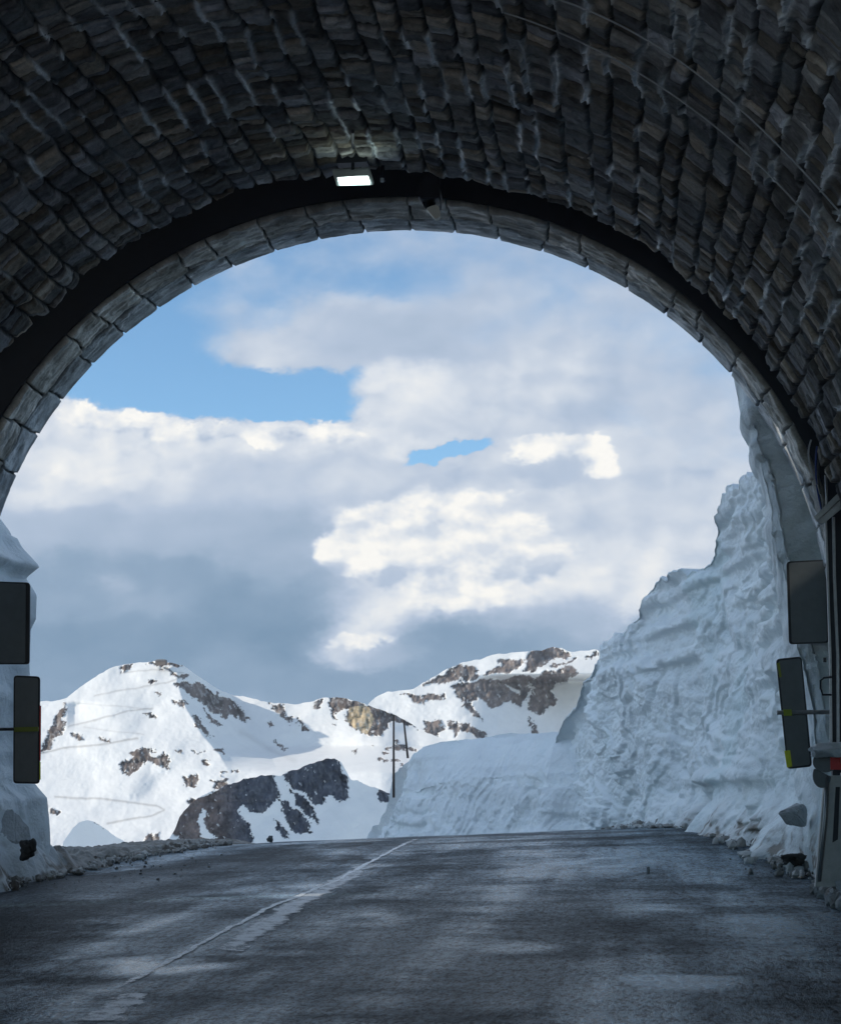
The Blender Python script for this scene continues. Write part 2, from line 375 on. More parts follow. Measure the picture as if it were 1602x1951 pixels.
def vault_grid(y0, y1, res, edge=False):
    nt = int(math.pi*5.4/res); ny = int((y1-y0)/res)
    th = np.linspace(rad(-4), rad(184), nt)[:, None]+np.zeros((1, ny)); Y = np.linspace(y0, y1, ny)[None, :]+0*th
    s = th*5.4
    H, col, ds, dy, prof, ci = masonry(s, Y, 5, (.19, .33), (.12, .38), relief=.030)
    # older lining ring nearer the viewer stands a little lower
    step = sst(0, .12, (15.75+.25*np.sin(th*3)+.06*fbm(s*2, s*0, o=2)-Y)); H = H+step*.07*sst(rad(80), rad(95), th)
    # lime run-out along the long joints: crown, right shoulder, top left
    wjl = .026+.016*sst(rad(100), rad(60), th)*sst(18.5, 16, Y); jl = np.exp(-(ds/wjl)**2)
    zone = sst(-.35, .2, fbm(s*.9, Y*.55, o=3, s=77)+.75*sst(17.5, 14.5, Y)-.15-.5*sst(rad(125), rad(150), th))
    pat = sst(.0, .25, fbm(s*2.6+3, Y*2.1, o=3, s=81)+.1)
    eff = np.clip(jl*zone*pat*1.25, 0, 1)
    rr = sst(.45, .6, vnoise(ci*13.7, np.floor(Y*1.2), s=3)*.5+.5)
    white = np.array([.86, .90, .93])*(.7+.3*rr[..., None])
    H = H+eff*(.060+.02*fbm(s*15, Y*10, o=2))
    col = col*(1-eff[..., None])+white*eff[..., None]
    # damp film with a pale bloom on a few stones
    bl = sst(.35, .7, fbm(s*1.4, Y*1.4, o=4, s=91))*.35; col = col*(1-bl[..., None])+np.array([.30, .34, .36])*bl[..., None]
    wall = sst(rad(60), rad(10), th)*0
    if edge:   # ragged end of the vault: each stone stops where it stops
        e = .10*vnoise(s*3.1, 0*s, s=44)+.05*fbm(s*9, 0*s, o=2, s=45)
        fr = sst(YV-1.2, YV, Y); Yw = Y+fr*e
        H = H-.05*sst(YV-.05, YV+.0, Y)
    else: Yw = Y
    return arch(th, H, Yw), col, False
random.seed(3)
tun = empty('stone_tunnel', (0, YV, 0), 'dark rubble stone tunnel vault with white lime streaks framing the whole view', 'tunnel')
g1 = vault_grid(10.4, YV, .0125, True); g0 = vault_grid(2, 10.45, .09)  # near end stops at an invented open mouth that lets daylight in
# end face of the vault, going outwards
P = g1[0][:, -1]; th = np.linspace(rad(-4), rad(184), len(P)); out = arch(th, -1.0+0*th, YV-.05+0*th)
k = np.linspace(0, 1, 6)[None, :, None]; endf = P[:, None]*(1-k)+out[:, None]*k
endc = g1[1][:, -1][:, None]*np.ones((1, 6, 1))*1.0
grids('vault', [g1, g0, (endf, endc, False)], M_STONE, tun)
# side walls below the springing
def side_wall(sx, y0, y1, res):
    nz = int((ZC+.3)/res); ny = int((y1-y0)/res)
    z = np.linspace(-.1, ZC+.2, nz)[:, None]+np.zeros((1, ny)); Y = np.linspace(y0, y1, ny)[None, :]+0*z
    H, col, *_ = masonry(z, Y, 31+sx, (.22, .4), (.15, .5))
    return np.stack([sx*(RA-H)+0*z, Y, z], -1), col, sx > 0
grids('side_wall', [side_wall(1, 2, YV-.1, .05)], M_STONE, tun)
grids('side_wall', [side_wall(-1, 2, YV-.1, .05)], M_STONE, tun)
# black steel door frame behind the portal ring
th = np.linspace(rad(-36), rad(216), 200)
def ring_pts(r, Y, thx):
    p = arch(thx, r+0*thx, Y+0*thx); 
    low = p[:, 2] < ZC
    sgn = np.sign(p[:, 0]); p[low, 0] = sgn[low]*(RA-r)
    return p
fr0 = ring_pts(-.07, YF-.03, th); fr1 = ring_pts(-1.3, YF-.03, th); fr2 = ring_pts(-.07, YF+.02, th); fr3 = ring_pts(-1.3, YV-.1, th)
G = np.stack([fr2, fr0, fr1, fr3], 1)
grids('door_frame', [(G, None, False)], M_BLACK, tun, smooth=False)
# portal ring of dressed blocks
def ring_blocks():
    seam_px = [(-60, 1100), (0, 985), (36, 905), (78, 832), (123, 764), (181, 698), (243, 642), (303, 590), (372, 545), (447, 512), (525, 482), (610, 458), (697, 447), (785, 443), (868, 447), (952, 462), (1035, 484), (1115, 515), (1194, 552), (1270, 600), (1333, 657), (1390, 712), (1443, 775), (1490, 855), (1525, 930), (1556, 1010)]
    a = []
    for p in seam_px:
        w = at(*p, YP); a.append(math.atan2((w[2]-ZC)/RB, w[0]/RA))
    a = [rad(186)]+a+[a[-1]-.09*i for i in range(1, 5)]
    a = np.array(sorted(a)); 
    res = .0125; nt = int(math.pi*5.4/res)
    th = np.linspace(rad(-8), rad(188), nt)[:, None]; ny = int((YP-YF)/res)
    Y = np.linspace(YF, YP, ny)[None, :]+0*th; th = th+0*Y
    s = th*5.4
    yb = YF+.70+.05*vnoise(s*1.1, 0*s, s=5)+.01*fbm(s*7, 0*s, o=2, s=8)
    far = Y > yb
    thw = th+.004*vnoise(s*3, Y*4, s=2)+.002*fbm(s*12, Y*12, o=2, s=6)
    an = a+.018*np.sin(np.arange(len(a))*2.3)
    cf = np.clip(np.searchsorted(a, thw)-1, 0, len(a)-2); cn = np.clip(np.searchsorted(an, thw)-1, 0, len(a)-2)
    ci = np.where(far, cf, cn)
    ds = np.where(far, np.minimum(thw-a[cf], a[cf+1]-thw), np.minimum(thw-an[cn], an[cn+1]-thw))*5.4; dy = np.abs(Y-yb)
    R = np.random.default_rng(9).random((len(a)+2, 2, 6)); r = R[ci, far.astype(int)]
    prof = sst(0, 1, np.minimum(ds/.024, dy/.05))
    prof = np.minimum(prof, np.where(far, 1, sst(0, .03, Y-YF)))
    h = (r[..., 0]-.5)*.022+(r[..., 1]-.5)*.04*(Y-yb)+.014*fbm(s*6, Y*6, o=5, s=50)+.012*vnoise(s*3, Y*22, s=51)+.015*sst(.3, .6, fbm(s*3, Y*5, o=3, s=52))
    h = h+np.where(far, -.015, .0)
    h = h*(1-.75*sst(YP-.5, YP-.1, Y)); notch = (ds < .03) & (Y > YP-.12)
    dj = np.where(far, .06, .10); H = -dj+(h+dj)*prof
    H = H-.02*sst(YP-.04, YP, Y)
    tone = (.42+.25*r[..., 2])*np.where(far, 1.1, 1.0)
    col = np.stack([tone*(1.08-.1*far), tone*1.02, tone*(.92+.12*far)], -1)*(1+.35*fbm(s*5, Y*8, o=4, s=60)[..., None])
    li = sst(.5, .8, fbm(s*2.4, Y*6, o=4, s=66))*.6; col = col*(1-li[..., None])+np.array([.34, .35, .36])*li[..., None]
    col = col*prof[..., None]+.035*(1-prof[..., None])
    return arch(th, H, Y), np.clip(col, .01, .9), False
rg = ring_blocks()
p1 = rg[0][:, -1]; thr = np.linspace(rad(-8), rad(188), len(p1)); o1 = arch(thr, -.7+0*thr, YP+.02+0*thr)
k = np.linspace(0, 1, 8)[None, :, None]; face = p1[:, None]*(1-k)+o1[:, None]*k
p0 = rg[0][:, 0]; o0 = arch(thr, -.2+0*thr, YF-.02+0*thr); k2 = np.linspace(0, 1, 4)[None, :, None]
face0 = o0[:, None]*(1-k2)+p0[:, None]*k2
ring = grids('portal_arch', [rg, (face, rg[1][:, -1][:, None]*np.ones((1, 8, 1)), False), (face0, rg[1][:, 0][:, None]*np.ones((1, 4, 1)), False)], M_STONE, tun)
# jambs under the ring and the outside head wall with the arch cut out
for sx in (-1, 1):
    x = sorted([sx*RA, sx*(RA+.7)]); MB().box(x[0], x[1], YF, YP, -.5, ZC-.6).build('jamb', M_CONC, tun)
th = np.linspace(0, math.pi, 120); inner = arch(th, -.65+0*th, YP-.02+0*th)
inner = np.concatenate([[[RA+.65, YP-.02, -.5]], inner, [[-RA-.65, YP-.02, -.5]]])
outer = []
for p in inner:
    d = np.array([p[0], p[2]-2]); d = d/max(abs(d[0])/16, abs(d[1])/9.5, 1e-6); outer.append((d[0], YP-.02, max(-.5, 2+d[1])))
outer = np.array(outer); kk = np.linspace(0, 1, 2)[None, :, None]
hw = inner[:, None]*(1-kk)+outer[:, None]*kk; hb = hw.copy(); hb[..., 1] = 1.98  # hb: head wall of the invented near mouth
hb[:, 1, 2] = np.where(hb[:, 1, 2] > 9, 24, hb[:, 1, 2])
M_HW = mat('head_wall', (.22, .21, .2), .85, bump=.6, scale=3, var=.4)
grids('head_wall', [(hw, None, False)], M_HW, tun); grids('head_wall', [(hb, None, True)], M_HW, tun)

# ------------------------------------------------------------------ ground, road
def zroad(y): return -np.maximum(0, y-30)**2*.0022*np.where(y < 60, 1, 0)-np.where(y >= 60, 1.98+(y-60)*.132, 0)
def zr(x, y): return zroad(y)+.024*(np.asarray(x)+5.6)*sst(21, 36, np.asarray(y, float))
ny, nx = 1400, 300
y = np.concatenate([np.linspace(-3.5, 4, 60)[:-1], np.linspace(4, 45, 1000), np.linspace(45.1, 110, 280)])
x = np.linspace(-7.5, 7.5, nx); X, Yg = np.meshgrid(x, y, indexing='xy'); X = X.T; Yg = Yg.T
bend = -np.maximum(0, Yg-40)**2*.012
Z = zr(X, Yg)+.012*fbm(X*.5, Yg*.35, o=3, s=7)-.0012*X**2*.6
# dark, drier patches on the left lane (road coordinates)
def ground_pt(px, py):
    w = at(px, py, 1.0)-CAM; t = -CAM[2]/w[2]; return (CAM+w*t)[:2]
poly = [ground_pt(*p) for p in [(-200, 1700), (60, 1672), (330, 1640), (480, 1625), (640, 1616), (640, 1640), (560, 1665), (360, 1710), (230, 1760), (60, 1830), (-200, 1900)]]
d = dline(X, Yg, poly+[poly[0]]); ins = inpoly(X+.5*fbm(X*.6, Yg*.6, o=4, s=3), Yg+1.0*fbm(X*.4+9, Yg*.3, o=4, s=4), poly)
sd = np.where(ins, d, -d)+.35*fbm(X*1.6, Yg*.7, o=4, s=13); dry = sst(-.35, .75, sd)*(.75+.25*fbm(X*.8, Yg*.5, o=3, s=14))
st = sst(.1, .7, fbm(X*.35, Yg*1.1, o=4, s=21))          # faint cross bands
st2 = sst(.0, .8, fbm(X*1.6, Yg*.25, o=4, s=23))
far_b = sum(np.exp(-((Yg-c-.25*fbm(X*.4, 0*X, o=3, s=int(c)))/w)**2)*a for c, w, a in ((32.3, .5, .9), (35.2, .8, .8), (29.9, .22, .4)))*sst(-3, 0, X)
R_ = np.clip(.30+.22*st+.12*st2, 0, 1)*(1-dry*.0)
sheen = 0*X  # hand-placed spots of sheen, mixed into the road's base colour below
for px_, py_, wx_, wy_, a_ in ((1240, 1730, .45, .9, 1), (1290, 1865, .55, .6, 1), (1120, 1655, 1.1, 2.0, .8), (1450, 1760, .6, 1.6, .6), (700, 1750, .6, 1.2, .6), (980, 1800, .5, 1.2, .5), (330, 1835, .7, .8, .8), (560, 1700, .5, 2.0, .7)):
    g_ = ground_pt(px_, py_); sheen = np.maximum(sheen, a_*np.exp(-((X-g_[0])/wx_)**2-((Yg-g_[1])/wy_)**2))
sheen = np.clip(sheen*(1+.9*fbm(X*1.5, Yg*1.2, o=4, s=91)), 0, 1)
road_col = np.stack([np.clip(dry*.9+far_b*.8, 0, 1), st*.5+st2*.5, sheen], -1)
def road_mat():
    mt = bpy.data.materials.new('asphalt'); mt.use_nodes = True; nt = mt.node_tree; nt.nodes.clear()
    at_ = N(nt, 'ShaderNodeVertexColor', layer_name='col').outputs[0]
    sp = N(nt, 'ShaderNodeSeparateColor', {0: at_})
    oc = N(nt, 'ShaderNodeTexCoord').outputs['Object']
    def nz(sc, det=6, rough=.6, st=(1, 1, 1), seed=0):
        v = V_(nt, 'MULTIPLY_ADD', oc, st, (seed, seed, 0)); return N(nt, 'ShaderNodeTexNoise', {'Vector': v, 'Scale': sc, 'Detail': det, 'Roughness': rough}).outputs['Fac']
    g1 = nz(15, 4, .75, (1, .32, 1)); g2 = nz(34, 4, .75, (1, .36, 1), 5); fine = nz(90, 3, .7)
    wide = nz(.55, 6, .62, (1, .4, 1), 3); band = nz(.9, 5, .62, (.6, 1.0, 1), 8)
    wet = N(nt, 'ShaderNodeMapRange', {'Value': M_(nt, 'ADD', M_(nt, 'MULTIPLY', wide, .6), M_(nt, 'MULTIPLY', band, .4)), 'From Min': .38, 'From Max': .58}, interpolation_type='SMOOTHSTEP').outputs[0]
    wet = M_(nt, 'MULTIPLY', wet, M_(nt, 'MULTIPLY_ADD', sp.outputs[0], -.95, 1, clamp=True))
    trk = nz(1.15, 4, .55, (1, .045, 1), 12); trk = N(nt, 'ShaderNodeMapRange', {'Value': trk, 'From Min': .40, 'From Max': .60, 'To Min': .45, 'To Max': 1.15}).outputs[0]
    wet = M_(nt, 'MULTIPLY', wet, trk)
    wet = M_(nt, 'MAXIMUM', wet, M_(nt, 'MULTIPLY', sp.outputs[2], 1.5))
    drk = M_(nt, 'MULTIPLY_ADD', sp.outputs[0], -.62, 1)
    gr = N(nt, 'ShaderNodeMapRange', {'Value': M_(nt, 'ADD', M_(nt, 'MULTIPLY', g1, .55), M_(nt, 'MULTIPLY', g2, .45)), 'From Min': .42, 'From Max': .58}).outputs[0]
    base = M_(nt, 'MULTIPLY_ADD', gr, M_(nt, 'MULTIPLY_ADD', wet, .30, .03), .008)  # wet areas and sheen spots get a paler base: gloss painted in
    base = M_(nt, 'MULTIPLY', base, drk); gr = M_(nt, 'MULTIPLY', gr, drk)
    col = N(nt, 'ShaderNodeCombineXYZ', {0: M_(nt, 'MULTIPLY', base, .50), 1: M_(nt, 'MULTIPLY', base, .92), 2: M_(nt, 'MULTIPLY', base, 1.25)}).outputs[0]  # blue cast in the base colour stands for reflected sky
    spec = M_(nt, 'MULTIPLY_ADD', gr, M_(nt, 'MULTIPLY_ADD', wet, .75, .22), .06)
    rough = M_(nt, 'SUBTRACT', .56, M_(nt, 'MULTIPLY', wet, .30))
    hgt = M_(nt, 'MULTIPLY_ADD', fine, .25, gr)
    bp = N(nt, 'ShaderNodeBump', {'Height': hgt, 'Strength': M_(nt, 'MULTIPLY_ADD', wet, -.3, .9), 'Distance': .016})
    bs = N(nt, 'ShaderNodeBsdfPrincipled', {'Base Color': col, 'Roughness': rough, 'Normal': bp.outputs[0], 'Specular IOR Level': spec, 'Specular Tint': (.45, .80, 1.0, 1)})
    N(nt, 'ShaderNodeOutputMaterial', {0: bs.outputs[0]})
    return mt
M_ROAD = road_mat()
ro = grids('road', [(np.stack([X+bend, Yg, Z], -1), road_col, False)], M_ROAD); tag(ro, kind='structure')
# worn centre marking and the long bright joint beside it
def strip(name, pts, w0, w1, mt, seed, lift=.006, rag=.25):
    g = [ground_pt(*p) for p in pts]; n = 240
    t = np.linspace(0, 1, n); L = np.linspace(0, 1, len(g)); gx = np.interp(t, L, [q[0] for q in g]); gy = np.interp(t, L, [q[1] for q in g])
    w = np.interp(t, [0, 1], [w0, w1]); a = -w*(1+rag*fbm(gy*3, 0*gy, o=3, s=seed)); b = w*(1+rag*fbm(gy*3, 0*gy+5, o=3, s=seed+1))
    k = np.linspace(0, 1, 5)[None, :]
    xx = gx[:, None]+a[:, None]*(1-k)+b[:, None]*k; yy = gy[:, None]+0*k
    zz = zr(xx, yy)+.012*fbm(xx*.5, yy*.35, o=3, s=7)-.00072*xx**2+lift
    o = grids(name, [(np.stack([xx, yy, zz], -1), np.repeat(((1-np.abs(2*k-1))*np.minimum(1, 8*np.minimum(t, 1-t))[:, None])[..., None], 3, -1), True)], mt); return tag(o, kind='structure')
def worn(name, c, cut, sc=5, spl=.9, amax=.85):
    mt = bpy.data.materials.new(name); mt.use_nodes = True; nt = mt.node_tree; nt.nodes.clear()
    oc = N(nt, 'ShaderNodeTexCoord').outputs['Object']
    n1 = N(nt, 'ShaderNodeTexNoise', {'Vector': oc, 'Scale': sc, 'Detail': 9, 'Roughness': .72}).outputs['Fac']
    n2 = N(nt, 'ShaderNodeTexNoise', {'Vector': oc, 'Scale': 60, 'Detail': 4, 'Roughness': .7}).outputs['Fac']
    f = M_(nt, 'MULTIPLY_ADD', M_(nt, 'SUBTRACT', n2, .5), .5, n1)
    ed = N(nt, 'ShaderNodeVertexColor', layer_name='col').outputs[0]
    f0 = f; f = M_(nt, 'MULTIPLY_ADD', M_(nt, 'MINIMUM', M_(nt, 'MULTIPLY', ed, 2.2), 1.0), .16, M_(nt, 'SUBTRACT', f, .13))
    alp = N(nt, 'ShaderNodeMapRange', {'Value': f, 'From Min': cut-.05, 'From Max': cut+.12, 'To Max': amax}).outputs[0]
    col = ramp(nt, f, [(cut-.1, (.03, .034, .04)), (cut+.02, tuple(v*.55 for v in c)), (cut+.18, c)])
    bp = N(nt, 'ShaderNodeBump', {'Height': n2, 'Strength': .25, 'Distance': .006})
    bs = N(nt, 'ShaderNodeBsdfPrincipled', {'Base Color': col, 'Roughness': .34, 'Specular IOR Level': spl, 'Normal': bp.outputs[0]})
    bs.inputs['Alpha'].default_value = 1; nt.links.new(alp, bs.inputs['Alpha'])
    N(nt, 'ShaderNodeOutputMaterial', {0: bs.outputs[0]}); return mt
strip('road_marking', [(432, 1812), (505, 1765), (560, 1725), (650, 1680), (700, 1655)], .15, .14, worn('worn_paint', (.62, .68, .74), .38, 5, .9, .9), 1)
strip('road_marking', [(190, 1950), (260, 1890)], .16, .13, worn('worn_paint_near', (.50, .55, .6), .42), 5)
strip('road_joint', [(232, 1880), (300, 1842), (400, 1790), (520, 1727), (640, 1682), (795, 1606)], .026, .045, worn('joint', (.75, .80, .84), .36, 8, .9, 1.0), 9, .008, .5)
strip('road_patch', [(224, 1885), (303, 1879)], .03, .02, worn('tar', (.012, .012, .013), .3, spl=.05), 11, .012)
# terrain sheet to the horizon
gx = np.concatenate([-np.geomspace(9000, 30, 60), np.linspace(-28, 28, 57), np.geomspace(30, 9000, 60)])
gy = np.concatenate([-np.geomspace(3000, 40, 25), np.linspace(-38, 110, 100), np.geomspace(112, 12000, 60)])
GX, GY = np.meshgrid(gx, gy, indexing='ij')
base = zroad(np.clip(GY, 0, 90))-.12
drop = np.maximum(0, GY-52)*.32+np.maximum(0, -GX-8.5)*.6*sst(24, 34, GY)+np.maximum(0, -GX-8.5)*.25*sst(24, 20, GY)*0
GZ = base-drop; GZ = np.maximum(GZ, -160+.0*GX)
GZ = GZ+np.where(GY > 60, .8*fbm(GX*.05, GY*.05, o=3), 0)
scol = np.ones(GX.shape+(3,))*np.array([.80, .81, .83])
tag(grids('ground', [(np.stack([GX, GY, GZ], -1), scol, False)], M_SNOW), kind='structure')
# the mountain side the tunnel comes out of (it shades the portal)
hx = np.linspace(-420, 200, 150); hy = np.concatenate([np.linspace(-260, 0, 60), [1.6, 2.0], np.linspace(4, YP-.3, 14)]); HX, HY = np.meshgrid(hx, hy, indexing='ij')
HZ = np.minimum(10.0+(YP-HY)*HILLS if False else 10.0+(YP-HY)*.6, 150)+.75*np.maximum(0, -HX-9)
HZ = np.minimum(HZ, 150+.1*fbm(HX*.1, HY*.1))+2.5*fbm(HX*.05, HY*.05, o=4, s=8)*sst(0, 15, YP-HY)
HZ = np.where(HY < 1.8, -.35, HZ)  # hill cut to flat snow before the invented near mouth, adding fill light
HZ[:, -1] = -30
HZ[:, -1][np.abs(hx) < 15.5] = 9.9
HP = np.stack([HX, HY, HZ], -1); kf = int(np.searchsorted(hy, 1.8)); wc = np.ones(HX.shape+(3,))*.8
tag(grids('hillside', [(HP[:, kf:], wc[:, kf:], False), (HP[:, :kf], wc[:, :kf], False)], M_SNOW), kind='structure')

# ------------------------------------------------------------------ snow walls
def snow_col(P, dirt):
    X, Y, Z = P[..., 0], P[..., 1], P[..., 2]
    c = np.array([.86, .92, .93])*(1+.05*fbm(X*.8, Y*.8, Z*1.3, o=4, s=3))[..., None]
    gre = sst(.1, .7, fbm(X*.3, Y*.3, Z*.3, o=3, s=33))[..., None]*.5
    c = c*(1-gre)+np.array([.66, .80, .81])*gre
    band = sst(.35, .8, vnoise(X*.2, Y*.2, Z*5+.5*fbm(X*.5, Y*.5, Z*.5, o=2, s=9), s=12))[..., None]*.16
    c = c*(1-band)+np.array([.5, .53, .54])*band
    sp = sst(.25, .75, fbm(X*5, Y*5, Z*5, o=4, s=41))
    dm = np.clip(dirt*(.45+.9*sp), 0, 1)[..., None]
    brown = np.array([.22, .20, .17])
    return np.clip(c*(1-dm)+brown*dm, .02, .95)
def normals(P):
    a = np.gradient(P, axis=0); b = np.gradient(P, axis=1); n = np.cross(a, b); n /= np.linalg.norm(n, axis=-1, keepdims=True)+1e-9
    return n
def snow_relief(P, amp=1.0, seed=0, ys=1.0):
    X, Y, Z = P[..., 0], P[..., 1]*ys, P[..., 2]
    wx, wy, wz = [.22*fbm(X*.6, Y*.6, Z*.6, o=3, s=seed+q) for q in (1, 2, 3)]
    big = .55*fbm((X+wx)*.28, (Y+wy)*.28, (Z+wz)*.22, o=2, s=seed+4)
    blk = np.abs(vnoise((X+wx)*.9, (Y+wy)*.9, (Z+wz)*.7, s=seed+5)); blk2 = np.abs(vnoise((X+wx)*2.2+5, (Y+wy)*2.2, (Z+wz)*1.8, s=seed+6))
    st = vnoise(Y*.25+wx, X*.25, Z*4.2+.5*Y*.3+wz*1.3, s=seed+7)                     # storm layers
    st = np.sign(st)*np.abs(st)**.6
    zone = sst(-.1, .4, fbm(Y*.35, Z*.5, o=2, s=seed+8))
    scr = vnoise(Y*4+wx, X*4, Z*.6, s=seed+9)*sst(.0, .4, fbm(Y*.3+4, Z*.3, o=2, s=seed+10))
    fine = fbm(X*4, Y*4, Z*4, o=4, g=.55, s=seed+13)
    q_ = fbm((X+wx)*.42, (Y+wy)*.42, (Z+wz)*.36, o=2, s=seed+21)*3.2; fl = np.floor(q_); ter = (fl+sst(.72, .98, q_-fl))/3.2
    q2 = fbm((X+wx)*1.0+7, (Y+wy)*1.0, (Z+wz)*.8, o=2, s=seed+25)*2.6; f2 = np.floor(q2); ter2 = (f2+sst(.75, .98, q2-f2))/2.6
    return amp*(ter*.34+ter2*.16+big*.40+.12*blk+.05*blk2+.19*st*zone+.045*scr+.045*fine)
def loft(st, nv, ny, prof, back=14, backrise=-.04):
    """stations: (Y, base px, top px, top py); face from ground to the traced top, then the surface behind"""
    st = np.array(st, float); Yk = np.concatenate([[0], np.cumsum(np.hypot(np.diff(st[:, 0]), .0))])
    xb, xt, zt = [], [], []
    for Y, bpx, tpx, tpy in st:
        w = at(tpx, tpy, Y); xt.append(w[0]); zt.append(w[2]); xb.append(at(bpx, 1600, Y)[0])
    u = np.linspace(0, 1, ny); Yq = np.interp(u, np.linspace(0, 1, len(st)), st[:, 0]) if False else np.linspace(st[0, 0], st[-1, 0], ny)
    xb = np.interp(Yq, st[:, 0], xb); xt = np.interp(Yq, st[:, 0], xt); zt = np.interp(Yq, st[:, 0], zt); zt = zt+(.14*fbm(Yq*1.1, 0*Yq, o=5, s=8))*sst(22, 26, Yq)
    t = np.linspace(0, 1, nv)[:, None]
    zb = zroad(Yq)-.25
    px, pz = prof
    lean = np.interp(t, pz, px)               # horizontal progress along height
    X = xb[None]*(1-lean)+xt[None]*lean; Z = zb[None]*(1-t)+zt[None]*t
    Y = np.broadcast_to(Yq[None], X.shape)
    face = np.stack([X, Y, Z], -1)
    nb = 40; tb = (np.linspace(0, 1, nb)**1.6)[1:, None]
    bX = xt[None]+back*tb; bZ = zt[None]+backrise*back*tb; bk = np.stack([bX, np.broadcast_to(Yq[None], bX.shape), bZ], -1)
    return np.concatenate([face, bk], 0), nv
ST = [(22.75, 1760, 1620, 500), (23.3, 1640, 1384, 600), (23.6, 1592, 1383, 660), (24.6, 1568, 1396, 745), (25.2, 1556, 1402, 775), (26.0, 1542, 1434, 800), (27.0, 1524, 1438, 850), (28.0, 1508, 1458, 868), (29, 1490, 1450, 872),
      (31, 1450, 1420, 895), (33, 1420, 1392, 918), (34.5, 1390, 1372, 935), (35.6, 1372, 1354, 985), (36.6, 1352, 1350, 1050), (38, 1330, 1310, 1078), (40, 1290, 1262, 1096), (42, 1230, 1222, 1135), (43.5, 1195, 1190, 1190),
      (45.5, 1165, 1150, 1235), (48, 1110, 1112, 1285), (50, 1085, 1085, 1330), (51.5, 1062, 1066, 1365), (52.4, 1052, 1048, 1400), (53, 1060, 1052, 1440)]
P, nv = loft(ST, 300, 1150, ([0, .12, .3, 1], [0, .06, .25, 1]))
X, Y, Z = P[..., 0], P[..., 1], P[..., 2]
n = normals(P); n = n*np.where(n[..., :1] > 0, -1, 1)*1.0
n[..., 2] *= .25; n /= np.linalg.norm(n, axis=-1, keepdims=True)
rel = snow_relief(P, 1.0, 100, .42)
topb = sst(-14, 6, np.arange(P.shape[0])-nv)[:, None, None]; n = n*(1-topb)+np.array([-.8, -.35, .25])*topb
jj = np.arange(P.shape[0])[:, None]; tface = np.clip(jj/(nv-1), 0, 1)
rel = rel-.18+.35*sst(.25, .0, tface)*sst(38, 26, Y)
# ploughed foot: spills onto the road
foot = sst(1.1, 0, Z-zroad(Y)); rel = rel+foot*(.35+.3*fbm(Y*.8, Z*0, o=3, s=4))*sst(44, 36, Y)
fade = np.clip(1-(jj-nv+1)/16.0, 0, 1)*(1-.45*np.exp(-((jj-nv)/14.0)**2))
smoothz = sst(28.5, 25.2, Y)
P = P+n*(rel*(1-.65*smoothz)-.06*smoothz)[..., None]*fade[..., None]
P[..., 1] = np.maximum(P[..., 1], 23.15+.1*fbm(P[..., 2]*1.1, P[..., 0]*1.1, o=2, s=70))
dirt = sst(.75, .05, Z-zroad(Y)+.25*fbm(Y*2, X*2, o=3, s=6))*sst(45, 36, Y)*.9+.10*sst(24.6, 23, Y)
tag(grids('snow_bank', [(P, snow_col(P, dirt), True)], M_SNOW), kind='structure')
# low bank beyond the bend
ST2 = [(50.5, 1300, 1300, 1405), (51.5, 1200, 1200, 1402), (52.2, 1120, 1120, 1398), (53, 1070, 1068, 1396), (55, 1010, 1010, 1398), (57, 950, 950, 1403), (59, 880, 885, 1410), (60.5, 835, 842, 1415), (62, 790, 806, 1424), (63, 765, 786, 1440), (63.6, 752, 772, 1462), (64.2, 742, 762, 1500), (64.7, 732, 748, 1535), (65.2, 722, 732, 1570), (65.8, 712, 718, 1600), (66.5, 700, 705, 1640)]
def loft_bank(st):
    st = np.array(st); ny = 620; nv = 190
    q = np.linspace(0, 1, ny); L = np.concatenate([[0], np.cumsum(np.hypot(np.diff(st[:, 2]), np.diff(st[:, 3])))]); L /= L[-1]
    Yq = np.interp(q, L, st[:, 0]); tp = at(np.interp(q, L, st[:, 2]), np.interp(q, L, st[:, 3]), Yq); xb = at(np.interp(q, L, st[:, 1]), 0*q+1600, Yq)[:, 0]
    t = np.linspace(0, 1, nv)[:, None]; zb = zroad(Yq)-.6
    h = np.interp(t, [0, .3, .62, 1], [0, .36, .72, 1]); out = np.interp(t, [0, .3, .62, 1], [1.25, .85, .55, 0])
    X = tp[:, 0][None]+0*t-.25*out*2.6; Yv = Yq[None]-out*2.6; Z = zb[None]*(1-h)+tp[:, 2][None]*h
    face = np.stack([X, Yv, Z], -1); tb = np.linspace(0, 1, 20)[1:, None]
    bk = np.stack([tp[:, 0][None]+3*tb, Yq[None]+16*tb, tp[:, 2][None]-.6*tb*2], -1)
    return np.concatenate([face, bk], 0)
P = loft_bank(ST2); X, Y, Z = P[..., 0], P[..., 1], P[..., 2]
n = normals(P); n = n*np.where(n[..., 1:2] > 0, -1, 1)
low = sst(1.9, .6, Z)
rel = snow_relief(P, .62, 300)*(.22+.78*low)-.18*low
P = P+n*rel[..., None]
tag(grids('snow_bank', [(P, snow_col(P, sst(.4, -.6, Z)*0), True)], M_SNOW), kind='structure')
